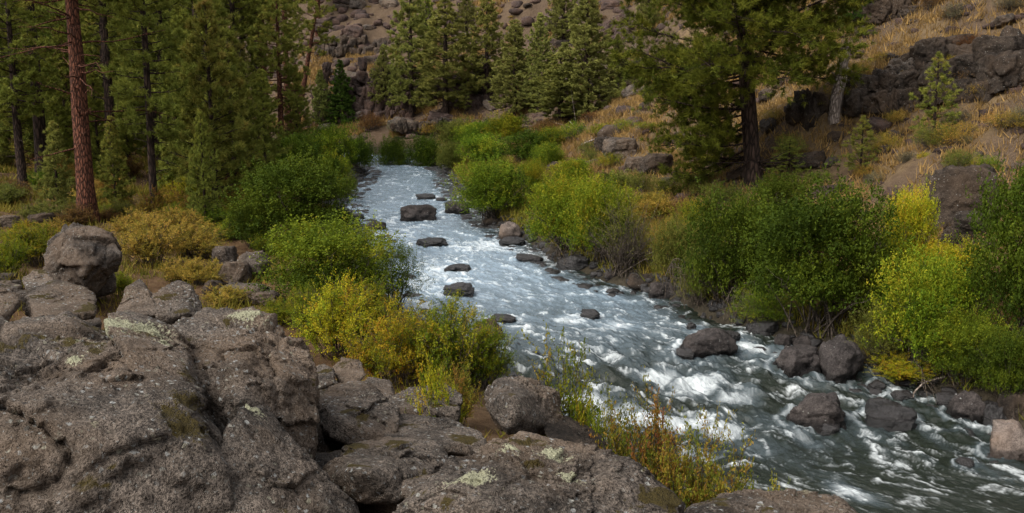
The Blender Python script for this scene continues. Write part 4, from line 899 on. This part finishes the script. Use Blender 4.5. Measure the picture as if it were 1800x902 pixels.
HERO = [ # kind, variant, px, py foot, w px, h px, leaf, label
 ('full', 0, 578, 548, 236, 168, 'leaf_green', 'round bright green willow bush leaning over the left bank'),
 ('loose', 0, 692, 548, 116, 142, 'leaf_dark', 'loose dark-leaved bush with branches over the water, right of the willow bush'),
 ('big', 0, 514, 446, 218, 180, 'leaf_dark', 'dark green round bush at the edge of the forest'),
 ('full', 1, 440, 440, 80, 90, 'leaf_dark', 'small dark bush at the left foot of the dark green round bush'),
 ('far', 0, 585, 350, 76, 84, 'leaf_green', 'green bush behind the dark green round bush'),
 ('far', 1, 518, 300, 110, 66, 'leaf_dark', 'dull green bush below the upright far red pine'),
 ('far', 2, 585, 300, 96, 80, 'leaf_green', 'bright green bush right of the upright far red pine'),
 ('far', 0, 630, 302, 60, 66, 'leaf_dark', 'dark bush at the far left bank beside the river bend'),
 ('far', 1, 606, 350, 50, 48, 'leaf_olive', 'pale olive bush at the left bank upstream'),
 ('far', 2, 552, 290, 60, 50, 'leaf_olive', 'greyish bush between the green bushes of the far left bank'),
 ('far', 0, 690, 304, 64, 66, 'leaf_dark', 'dark bush closing the far end of the river at the left'),
 ('far', 1, 742, 306, 80, 68, 'leaf_dark', 'rounded dark bush closing the far end of the river'),
 ('far', 2, 790, 306, 60, 56, 'leaf_olive', 'olive bush at the far right bank by the river bend'),
 ('far', 0, 800, 262, 90, 54, 'leaf_olive', 'grey-green bush above the river bend'),
 ('far', 1, 852, 292, 100, 56, 'leaf_green', 'green bush behind the bankside bush, left one'),
 ('far', 2, 930, 292, 110, 62, 'leaf_dark', 'dark green bush behind the bankside bush, right one'),
 ('far', 0, 895, 250, 90, 52, 'leaf_lime', 'lime bush on the slope foot above the bankside bushes'),
 ('far', 1, 968, 270, 70, 46, 'leaf_lime', 'yellowish bush on the slope foot left of the pair of dark blocks'),
 ('full', 2, 868, 394, 150, 118, 'leaf_green', 'full green bush on the right bank beside the pale pointed rock'),
 ('full', 0, 935, 350, 60, 70, 'leaf_lime', 'lime bush between the full green bush and the yellow-green one'),
 ('full', 1, 1000, 454, 156, 152, 'leaf_lime', 'yellow-green bush on the right bank in mid picture'),
 ('twiggy', 0, 1100, 494, 156, 172, 'leaf_olive', 'bare twiggy olive bush on the right bank'),
 ('loose', 1, 1178, 470, 90, 90, 'leaf_straw', 'yellowing thin bush right of the bare twiggy bush'),
 ('full', 2, 1285, 548, 165, 222, 'leaf_dark', 'dark green bush above the dead branches on the right bank'),
 ('loose', 0, 1235, 540, 90, 110, 'leaf_olive', 'olive thin bush over the dead branches'),
 ('full', 0, 1382, 420, 110, 118, 'leaf_dark', 'dark green bush just below the great pine'),
 ('big', 1, 1460, 612, 250, 310, 'leaf_dark', 'big leafy dark green bush over the bank boulders'),
 ('loose', 1, 1345, 590, 110, 90, 'leaf_green', 'green bush overhanging the small cascade'),
 ('full', 1, 1600, 520, 104, 195, 'leaf_yellow', 'bright yellow bush below the slope boulder'),
 ('full', 2, 1640, 668, 175, 235, 'leaf_lime', 'lime-yellow bush on the bank right of the big leafy bush'),
 ('loose', 0, 1560, 650, 110, 130, 'leaf_olive', 'olive-yellow thin bush beside the tall blocky bank boulder'),
 ('big', 0, 1832, 640, 200, 385, 'leaf_dark', 'tall dark green bush cut by the right edge'),
 ('full', 0, 1712, 700, 130, 160, 'leaf_green', 'green bush above the blocky dark bank boulder'),
 ('full', 1, 1785, 720, 110, 150, 'leaf_dark', 'low dark bush at the right edge above the brown bank boulder'),
 ('full', 0, 1062, 470, 140, 160, 'leaf_lime', 'tall yellow-green bush just behind the bare twiggy bush'),
 ('full', 2, 1205, 500, 110, 120, 'leaf_olive', 'olive bush left of the dark green bush above the dead branches'),
 ('loose', 0, 1225, 430, 90, 90, 'leaf_lime', 'yellowish thin bush behind the olive bush on the right bank'),
 ('full', 1, 1345, 500, 120, 150, 'leaf_dark', 'dark green bush between the two large dark bushes of the right bank'),
 ('far', 1, 1010, 326, 90, 46, 'leaf_lime', 'lime brush mound right behind the yellow-green bush'),
 ('far', 0, 1085, 345, 90, 46, 'leaf_olive', 'olive brush mound behind the bare twiggy bush'),
 ('far', 2, 1150, 395, 90, 56, 'leaf_straw', 'straw-coloured mound above the yellowing thin bush'),
 ('far', 1, 840, 258, 80, 44, 'leaf_green', 'green mound at the slope foot above the river bend'),
 ('far', 0, 965, 300, 70, 50, 'leaf_green', 'green bush left of the pair of dark blocks'),
 ('full', 2, 1690, 560, 120, 140, 'leaf_yellow', 'yellow bush between the lime-yellow bush and the tall dark edge bush'),
 ('full', 0, 1545, 560, 90, 150, 'leaf_green', 'green bush between the big leafy bush and the bright yellow bush'),
 ('open', 0, 1600, 694, 130, 70, 'leaf_yellow', 'drooping yellow-green shrub touching the water on the right bank'),
 ('open', 1, 585, 640, 160, 150, 'leaf_yellow', 'yellow shrub below the willow bush, left end of the shrub row'),
 ('open', 2, 690, 690, 170, 160, 'leaf_yellow', 'golden-yellow shrub in the middle of the shrub row by the pile'),
 ('open', 0, 790, 690, 180, 168, 'leaf_lime', 'yellow-green shrub at the right end of the shrub row'),
 ('open', 1, 640, 600, 130, 110, 'leaf_lime', 'green-yellow shrub behind the yellow shrub row'),
 ('open', 2, 850, 690, 110, 130, 'leaf_lime', 'thin green shrub right of the yellow shrub row'),
 ('open', 1, 800, 760, 100, 120, 'leaf_autumn', 'orange-tinged shrub in front of the rough grey boulder'),
 ('open', 2, 540, 590, 90, 90, 'leaf_lime', 'small green-yellow shrub against the huge split boulder'),
]
VG = 'shrubs along the river'
for (k, vi, px, py, wp, hp, lm, lb) in HERO:
    me, wh = SH[k][vi]; put_shrub(me, wh, px, py, wp, hp, lm, lb, VG)
# shrubs rooted between the near rocks, at a distance read from the rocks around them
for (k, vi, px, py, wp, hp, lm, D, lb) in [
 ('sparse', 0, 990, 790, 180, 205, 'leaf_lime', 12.4, 'tall sparse grey-stemmed shrub behind the dark blocky boulder'),
 ('sparse', 1, 1060, 790, 140, 165, 'leaf_olive', 13.5, 'thin sparse shrub right of the tall grey-stemmed one'),
 ('open', 1, 1125, 850, 220, 150, 'leaf_autumn', 11.5, 'orange-leaved shrub spilling over the long sloping boulder'),
 ('open', 2, 1245, 872, 200, 130, 'leaf_autumn', 11.2, 'russet shrub right of the orange-leaved one'),
 ('open', 0, 1040, 800, 100, 110, 'leaf_lime', 12.0, 'fresh green shrub behind the orange-leaved one'),
 ('open', 0, 1180, 862, 210, 105, 'leaf_autumn', 11.0, 'low orange-tinged shrub between the orange-leaved one and the russet one'),
 ('sparse', 0, 1370, 880, 70, 50, 'leaf_yellow', 10.5, 'small yellow sprig above the flat-topped boulder'),
 ('open', 0, 760, 790, 110, 160, 'leaf_yellow', 12.0, 'yellow shrub growing from the crevice beside the dark blocky boulder')]:
    me, wh = SH[k][vi]; put_shrub(me, wh, px, py, wp, hp, lm, lb, VG, D=D, dy=.2)
# brush on the left bench
BENCH = [(255, 470, 130, 90, 'leaf_straw', 'open', 0), (330, 462, 120, 72, 'leaf_straw', 'open', 1), (230, 420, 90, 52, 'leaf_straw', 'open', 2), (300, 420, 110, 56, 'leaf_straw', 'open', 0), (50, 470, 120, 76, 'leaf_lime', 'open', 1),
 (0, 490, 90, 80, 'leaf_lime', 'open', 2), (200, 520, 60, 46, 'leaf_lime', 'open', 0), (350, 505, 90, 50, 'leaf_straw', 'open', 1), (330, 372, 90, 62, 'leaf_yellow', 'open', 2), (300, 350, 70, 50, 'leaf_lime', 'open', 0),
 (400, 425, 80, 42, 'leaf_lime', 'open', 1), (375, 400, 70, 40, 'leaf_green', 'open', 2), (205, 390, 60, 40, 'leaf_olive', 'open', 0), (90, 430, 80, 44, 'leaf_straw', 'open', 2), (30, 430, 70, 40, 'leaf_yellow', 'open', 1),
 (60, 395, 90, 40, 'leaf_olive', 'open', 0), (265, 390, 60, 60, 'leaf_autumn', 'open', 1), (130, 400, 70, 40, 'leaf_rust', 'open', 2), (390, 540, 90, 40, 'leaf_straw', 'open', 0), (310, 500, 80, 46, 'leaf_straw', 'open', 2), (460, 450, 50, 40, 'leaf_lime', 'open', 0), (480, 575, 80, 50, 'leaf_lime', 'open', 1)]
CN = dict(leaf_straw='straw-coloured brush clump', leaf_lime='yellow-green brush clump', leaf_yellow='bright yellow brush clump', leaf_green='green brush clump', leaf_olive='olive brush clump', leaf_autumn='orange-yellow brush clump', leaf_rust='rust-brown brush clump')
ug = random.Random(31)
for i in range(46):
    px = ug.uniform(-20, 480); py = ug.uniform(285, 392)
    BENCH.append((px, py, ug.uniform(46, 90), ug.uniform(24, 46), ug.choice(['leaf_straw', 'leaf_olive', 'leaf_lime', 'leaf_rust', 'leaf_green', 'leaf_straw']), 'open', i % 3))
its = []
for (px, py, wp, hp, lm, k, vi) in BENCH:
    me, wh = SH[k][vi]; o = put_shrub(me, wh, px, py, wp, hp, lm, None, 'brush on the left bench'); o['_d'] = CN[lm]; its.append((o, px, py - hp / 2))
# low brush on the right slope
g2 = random.Random(77)
SLOPE = [(1740, 312, 60, 36, 'leaf_lime'), (1796, 235, 50, 46, 'sage'), (1100, 235, 60, 26, 'leaf_lime'), (1010, 250, 60, 34, 'leaf_green'), (1060, 245, 70, 28, 'leaf_lime'), (1140, 240, 60, 26, 'leaf_lime'), (1170, 350, 70, 36, 'leaf_olive'), (1230, 350, 60, 30, 'leaf_olive'), (1270, 370, 90, 50, 'leaf_olive'),
 (650, 235, 60, 34, 'leaf_rust'), (960, 240, 60, 28, 'leaf_rust'), (1215, 400, 80, 50, 'leaf_rust'), (1540, 330, 46, 26, 'sage'), (1625, 285, 30, 18, 'leaf_yellow'), (1700, 255, 40, 18, 'sage'), (1600, 290, 50, 22, 'sage'), (1200, 460, 80, 50, 'leaf_rust'),
 (1440, 330, 60, 30, 'leaf_olive'), (1390, 300, 70, 60, 'pine_blue'), (1070, 300, 60, 30, 'leaf_lime'), (1040, 275, 60, 26, 'leaf_olive'), (1130, 345, 70, 40, 'leaf_olive'), (820, 240, 50, 30, 'leaf_straw'), (700, 240, 50, 26, 'sage'), (760, 245, 60, 28, 'leaf_straw'), (1660, 330, 60, 26, 'sage')]
CN.update(sage='grey sagebrush', pine_blue='dark green seedling clump')
for i, (px, py, wp, hp, lm) in enumerate(SLOPE):
    me, wh = SH['low'][i % 3]; o = put_shrub(me, wh, px, py, wp, hp, lm, None, 'low brush on the slopes'); o['_d'] = CN[lm]; its.append((o, px, py - hp / 2))
for i in range(95):
    px = g2.uniform(560, 1800); py = g2.uniform(10, 330); c, D = G(px, py)
    dl, dr, ins = sides(c[:1], c[1:2])
    if dr[0] > dl[0] or dr[0] < 5 or ins[0]: continue
    lm = g2.choice(['sage', 'leaf_straw', 'leaf_straw', 'leaf_olive', 'leaf_rust']); wp = g2.uniform(1.0, 2.4) * FPX / D; me, wh = SH['low'][i % 3]
    o = put_shrub(me, wh, px, py, wp, wp * .5, lm, None, 'low brush on the slopes'); o['_d'] = CN[lm]; its.append((o, px, py))
autolabel(its, 'clump', lambda o: o['_d'])
for o, _, _ in its: del o['_d']

# ------------------------------------------------------------------ trees
big_pine = pine(101, 22, .05, 6.3, .40, 250, 38, 5, 22, .30, .032, 'pine', 'bark_dark', 'pine_hero', dead=16, lean=-.11, twl=.36, kmin=.1, droop=.08, skip=lambda u, az, g: (u < .15 and math.cos(az) > -.25) or (u < .17 and math.sin(az) < -.6) or (u < .24 and math.cos(az) > .2) or (u < .2 and g.random() < .12))
c, D = G(1326, 322)
put_tree(big_pine, c, 0.0, (1.0, 1.0, .95), 'great pine with a dark trunk and broad low boughs on the right slope', 'pines near the river', bark='bark_dark')
P_m = [pine(111 + i, 21, .30, 3.6, .38, 95, 17, 5, 16, .30, .050, 'pine', 'bark_red', 'pine', dead=10) for i in range(3)]
P_t = [pine(121 + i, 24, .55, 3.2, .40, 70, 15, 5, 16, .30, .050, 'pine', 'bark_red', 'pine', dead=12) for i in range(2)]
P_y = [pine(131 + i, 10, .10, 2.3, .13, 95, 13, 5, 14, .24, .040, 'young', 'bark_dark', 'pine_blue', dead=3) for i in range(3)]
P_j = [pine(141 + i, 12, .06, 2.9, .22, 130, 20, 5, 15, .19, .060, 'young', 'bark_dark', 'juniper', dead=2) for i in range(2)]
P_b = [pine(161 + i, 16, .12, 3.1, .28, 120, 18, 5, 15, .27, .055, 'pine', 'bark_dark', 'pine', dead=5) for i in range(3)]
P_s = [pine(191 + i, 9, .08, 2.1, .12, 60, 9, 4, 14, .26, .04, 'pine', 'bark_dark', 'pine', dead=3) for i in range(3)]
P_f = [pine(151, 8, .03, 1.9, .13, 120, 15, 5, 14, .18, .055, 'fir', 'bark_dark', 'spruce', dead=0)]
P_h = [(m, 21) for m in P_m]
def tree_px(meshes, Ht, R, px, py, top=None, wp=None, **kw):
    c, D = G(px, py); d = proj(c)[2]; s = 1.0
    if top is not None:
        hm = P(px, top, d)[2] - c[2]; s = hm / Ht
    sw = (wp * d / FPX) / (2 * R) if wp else s
    c[2] -= .1
    return put_tree(meshes, c, RND.uniform(0, 6.28), (sw, sw, s), **kw)
NR = 'pines near the river'
LFG = 'trees of the left forest'
# left forest heroes
tall_red = pine(171, 26, .42, 4.2, .44, 70, 18, 5, 18, .30, .034, 'pine', 'bark_red', 'pine', dead=30, deadl=1.5)
c, D = G(155, 394); put_tree(tall_red, c, 1.3, (.98, .98, 1.0), 'tall red-barked pine with a straight thick trunk at the left', LFG, bark='bark_red')
slim = pine(172, 20, .22, 2.3, .19, 85, 15, 5, 16, .26, .036, 'pine', 'bark_dark', 'pine_blue', dead=14)
c, D = G(272, 388); put_tree(slim, c, .3, 1.0, 'slim dark-trunked pine between the tall red pine and the young bench pine', LFG)
tree_px(P_y[0], 10, 2.3, 415, 364, 52, 150, label='young bench pine with even tiers of branches down to the brush', group=LFG)
tree_px(P_y[1], 10, 2.3, 362, 396, 190, 70, label='thin young pine left of the young bench pine', group=LFG)
tree_px(P_y[2], 10, 2.3, 205, 372, 200, 70, label='drab young pine just right of the tall red-barked pine', group=LFG, needle='pine')
tree_px(P_y[1], 10, 2.3, 105, 376, 210, 80, label='dull young pine just left of the tall red-barked pine', group=LFG, needle='pine_far')
tree_px(P_y[0], 10, 2.3, 318, 352, 60, 110, label='blue-green young pine behind the slim dark-trunked pine', group=LFG)
tree_px(P_y[2], 10, 2.3, 468, 330, 120, 90, label='young pine at the upper left of the dark green round bush', group=LFG)
red2 = P_t[0]
c, D = G(508, 243); put_tree(red2, c, 2.0, (1.1, 1.1, 1.15), 'upright far red pine at the end of the forest, a leaning red pine beside it', LFG, bark='bark_red')
ln = pine(173, 22, .5, 3.4, .36, 50, 15, 5, 16, .30, .050, 'pine', 'bark_red', 'pine', dead=8, lean=.20)
c, D = G(518, 246); put_tree(ln, c, 0.0, 1.0, 'red pine leaning right beside the upright far red pine', LFG, bark='bark_red')
c, D = G(470, 262); put_tree(P_t[1], c, 1.0, 1.0, 'red-trunked pine left of the upright far red pine', LFG, bark='bark_red')
# far pines along the foot of the canyon wall
for (m, Ht, R, px, py, top, wp, nd, lb) in [
 (P_f[0], 8, 1.9, 601, 222, 104, 64, 'spruce', 'tall dark fir of narrow outline before the reddish cliff'),
 (P_j[0], 12, 2.9, 566, 224, 122, 54, 'juniper', 'drab olive tree left of the tall dark fir'),
 (P_j[1], 12, 2.9, 676, 194, 80, 66, 'juniper', 'olive cone-shaped tree right of the tall dark fir'),
 (P_b[0], 16, 3.1, 724, 208, -40, 96, 'pine_far', 'tall pine left of the broad far pine'),
 (P_b[1], 16, 3.1, 784, 210, -10, 126, 'pine_far', 'broad far pine with a visible trunk'),
 (P_b[2], 16, 3.1, 856, 186, -20, 90, 'pine_far', 'slender far pine right of the broad far pine'),
 (P_j[0], 12, 2.9, 905, 206, 36, 110, 'juniper', 'soft olive tree beside the slender far pine'),
 (P_j[1], 12, 2.9, 948, 196, 24, 86, 'juniper', 'narrow olive tree left of the tall middle pine'),
 (P_j[0], 12, 2.9, 1030, 214, -20, 150, 'juniper', 'tall middle pine with a dense olive crown'),
 (P_b[0], 16, 3.1, 985, 218, 84, 120, 'pine_far', 'dark green bushy pine in front of the tall middle pine'),
 (P_j[1], 12, 2.9, 1085, 170, 60, 70, 'juniper', 'small olive tree right of the tall middle pine'),
 (P_j[0], 12, 2.9, 1140, 60, -60, 60, 'juniper', 'small tree high on the slope right of the far crag'),
 (P_j[1], 12, 2.9, 820, 60, -20, 50, 'juniper', 'small olive tree on the rim between the far pines'),
 (P_j[0], 12, 2.9, 990, 80, -50, 80, 'juniper', 'olive tree on the upper slope behind the middle pine'),
 (P_y[2], 10, 2.3, 750, 100, -30, 60, 'pine', 'pine on the upper wall behind the broad far pine'),
 (P_m[0], 21, 3.6, 560, 60, -200, 90, 'pine', 'dark pine at the top edge above the far reddish cliff')]:
    tree_px(m, Ht, R, px, py, top, wp, label=lb, group='far pines below the canyon wall', needle=nd)
# small trees of the right slope
for (m, Ht, R, px, py, top, wp, nd, lb) in [
 (P_s[0], 9, 2.1, 1640, 250, 86, 92, 'pine', 'small pine on the slope below the massive dark outcrop'),
 (P_s[1], 9, 2.1, 1512, 308, 198, 70, 'pine', 'smaller pine right of the great pine below the dead trunk'),
 (P_s[2], 9, 2.1, 1385, 318, 236, 76, 'pine', 'low bushy pine just right of the great pine trunk'),
 (P_y[2], 10, 2.3, 1500, 66, -130, 90, 'spruce', 'dark pine above the dead trunk, only its lowest boughs in view')]:
    tree_px(m, Ht, R, px, py, top, wp, label=lb, group='small trees on the right slope', needle=nd)
# background forest at the left
fr = random.Random(5); its = []
taken = [(155, 394), (272, 388), (415, 364)]
for i in range(900):
    if len(its) >= 80: break
    px = fr.uniform(-60, 545); D = 50 + 95 * fr.random() ** .8
    x = (px - 900) / FPX * D; y = D * 1.0
    dl, dr, ins = sides(np.array([x]), np.array([y]))
    if ins[0] or dl[0] < 5 or dr[0] < dl[0] or y < 52: continue
    if px > 420 and D < 80: continue
    if D < 62 and px < 260: continue
    if any(abs(px - a) < 16 and D < 75 for a, _ in [(155, 0), (272, 0), (508, 0)]): continue
    z = float(H(x, y)[0])
    c = np.array([x, y, z - .15])
    if any((c[0] - q[0]) ** 2 + (c[1] - q[1]) ** 2 < 9 for q in [t[3] for t in its]): continue
    k = fr.random()
    if k < .42: m, nm, s, nd, bk = fr.choice(P_y), 'dense young pine', fr.uniform(.7, 1.5), fr.choice(['pine_blue', 'pine', 'pine_blue', 'pine_far']), None
    elif k < .75: m, nm, s, nd, bk = fr.choice(P_m), 'full-crowned mature pine', fr.uniform(.75, 1.1), fr.choice(['pine', 'pine_blue']), fr.choice(['bark_red', 'bark_dark']) if D > 85 else 'bark_dark'
    else: m, nm, s, nd, bk = fr.choice(P_t), 'tall bare-trunked pine', fr.uniform(.8, 1.1), fr.choice(['pine', 'pine_blue']), fr.choice(['bark_red', 'bark_dark', 'bark_dark']) if D > 85 else 'bark_dark'
    o = put_tree(m, c, fr.uniform(0, 6.28), s * .98, None, LFG, needle=nd, bark=bk); o['_d'] = nm
    qx, qy, _ = proj(c); its.append((o, qx, qy - 60, c))
autolabel([t[:3] for t in its], 'tree', lambda o: o['_d'])
for t in its: del t[0]['_d']

# dead wood
def snag(label, pts, r0, r1, mat, name, cat, group=None, twigs=6, seed=1):
    g = np.random.default_rng(seed); G_ = Geo(); pts = np.array(pts); k = np.linspace(0, 1, 14); kk = np.linspace(0, 1, len(pts))
    q = np.stack([np.interp(k, kk, pts[:, a]) for a in range(3)], -1) + np.cumsum(g.normal(0, r0 * .12, (14, 3)), 0)
    G_.tube(q, r0 + (r1 - r0) * k, 9, .5, .25, g); L = np.linalg.norm(pts[-1] - pts[0])
    for i in range(twigs):
        b = q[g.integers(4, 13)]; e = b + sph(g, 1)[0] * L * .16; G_.tube(np.stack([b, (b + e) / 2 + g.normal(0, .02, 3), e]), [r1 * .5, r1 * .35, r1 * .15], 4)
    c = q[0].copy(); V = np.concatenate(G_.V) - c
    return tag(obj(name, mesh_np(name, V, np.concatenate(G_.F), M[mat], True, np.concatenate(G_.T)), None, c), label, cat, group)
c, D = G(1469, 216, 20); d = proj(c)[2]
snag('leaning bleached dead trunk on the right slope', [c + [0, 0, -.2], P(1478, 170, d), P(1490, 120, d), P(1498, 82, d)], .36, .20, 'dead_wood', 'dead_tree', 'dead tree', seed=2)
for i, (a, b, r, lb) in enumerate([((1022, 262), (1062, 250), .09, 'pale fallen log on the slope left of the grey angular rock'), ((1000, 216), (1016, 240), .06, 'small broken stick above the fallen log')]):
    p0, _ = G(*a); p1, _ = G(*b); snag(lb, [p0 + [0, 0, .2], (p0 + p1) / 2 + [0, 0, .35], p1 + [0, 0, .4]], r, r * .6, 'dead_wood', 'fallen_log', 'log', seed=5 + i)
c1 = W(1602, 700); d = proj(c1)[2] + .0
snag('pale bent driftwood branch hanging over the water from the right bank', [P(1660, 662, d + .3), P(1625, 672, d), P(1606, 690, d - .1), P(1604, 706, d)], .035, .018, 'dead_wood', 'driftwood', 'branch', seed=8, twigs=4)
# tangles of dead branches over the water
def tangle(label, px, py, wpx, hpx, n, seed):
    g = np.random.default_rng(seed); c = W(px, py); d = proj(c)[2]; G_ = Geo(); c = c + np.array([0, .5, 0])
    wm, hm = wpx * d / FPX, hpx * d / FPX
    for i in range(n):
        b = c + np.array([g.uniform(-.4, .4) * wm, g.uniform(.2, 1.2), hm * g.uniform(.6, 1.1)]); e = b + np.array([g.uniform(-.35, .5) * wm, g.uniform(-1.4, -.2), -hm * g.uniform(.2, 1.0)])
        k = np.linspace(0, 1, 6)[:, None]; pt = b + (e - b) * k + np.cumsum(g.normal(0, .05, (6, 3)), 0) + np.array([0, 0, .25 * hm]) * np.sin(k * np.pi); G_.tube(pt, .016 * (1.1 - k[:, 0]) + .004, 4)
        for q in range(3):
            b2 = pt[g.integers(2, 6)]; e2 = b2 + sph(g, 1)[0] * .3; G_.tube(np.stack([b2, (b2 + e2) / 2, e2]), [.007, .005, .003], 3)
    V = np.concatenate(G_.V) - c
    return tag(obj('dead_branches', mesh_np('dead_branches', V, np.concatenate(G_.F), M['bark_grey'], True, np.concatenate(G_.T)), None, c), label, 'branches', 'dead branches over the water')
tangle('tangle of dead grey branches trailing into the river on the right bank', 1222, 545, 90, 70, 60, 3)
tangle('thin dead twigs under the bare twiggy bush', 1130, 500, 80, 40, 30, 4)
tangle('grey dead twigs at the waterline right of the drooping yellow-green shrub', 1650, 700, 70, 50, 26, 9)
tangle('thin grey twigs at the waterline under the tall yellow-green bush', 1000, 472, 80, 46, 26, 12)
tangle('thin dead twigs hanging beside the small cascade', 1330, 585, 80, 60, 34, 6)

# ------------------------------------------------------------------ grass
def grass(name, pts, mat, seed, blades=7, h=.4, wd=.02, spread=.12, lean=.5):
    g = np.random.default_rng(seed); n = len(pts); N_ = n * blades
    c = np.repeat(pts, blades, 0); c[:, :2] += g.normal(0, spread, (N_, 2)); c[:, 2] -= .05
    d = np.stack([g.normal(0, lean, N_), g.normal(0, lean, N_), np.ones(N_)], -1); d = nrm(d)
    hh = h * g.uniform(.5, 1.3, N_)[:, None] * np.repeat(1 + pts[:, 1] / 90, blades)[:, None]; s = nrm(np.cross(d, sph(g, N_))) * wd * .5 * np.repeat(1 + pts[:, 1] / 30, blades)[:, None]
    V = np.stack([c - s, c + s, c + d * hh], 1).reshape(-1, 3); t = np.clip(np.repeat(g.normal(.5, .2, n), blades) + g.normal(0, .1, N_), 0, 1)
    return obj(name, mesh_np(name, V, np.arange(len(V)).reshape(-1, 3), M[mat], False, np.repeat(t, 3)))
pts = sample_world(66000, -40, 75, 24, 150, lambda x, y, dl, dr, ins: (dr < dl) & (dr > 5) & ~ins & (fbm(xyz(x, y) * .22, 71, 3) > np.where(y > 100, .12, -.34)), 72)
tag(grass('dry_grass', pts, 'straw', 1, 8, .32, .024, .17), 'golden dry grass growing over the right slope', 'grass', kind='stuff')
pts = sample_world(15000, -60, 8, 14, 110, lambda x, y, dl, dr, ins: (dl < dr) & (dl > 1.0) & ~ins & (x > -60) & ~((fbm(xyz(x, y) * .3, 75, 3) < -.1)), 76)
tag(grass('bench_grass', pts, 'grass_green', 2, 7, .34, .022, .16), 'yellow-green grass and weeds under the left trees and brush', 'grass', kind='stuff')
pts = sample_world(7000, -15, 22, 20, 108, lambda x, y, dl, dr, ins: (dr < dl) & (dr > .5) & (dr < 6) & ~ins, 78)
tag(grass('bank_grass', pts, 'grass_green', 3, 7, .34, .022, .16), 'green grass along the foot of the right bank', 'grass', kind='stuff')
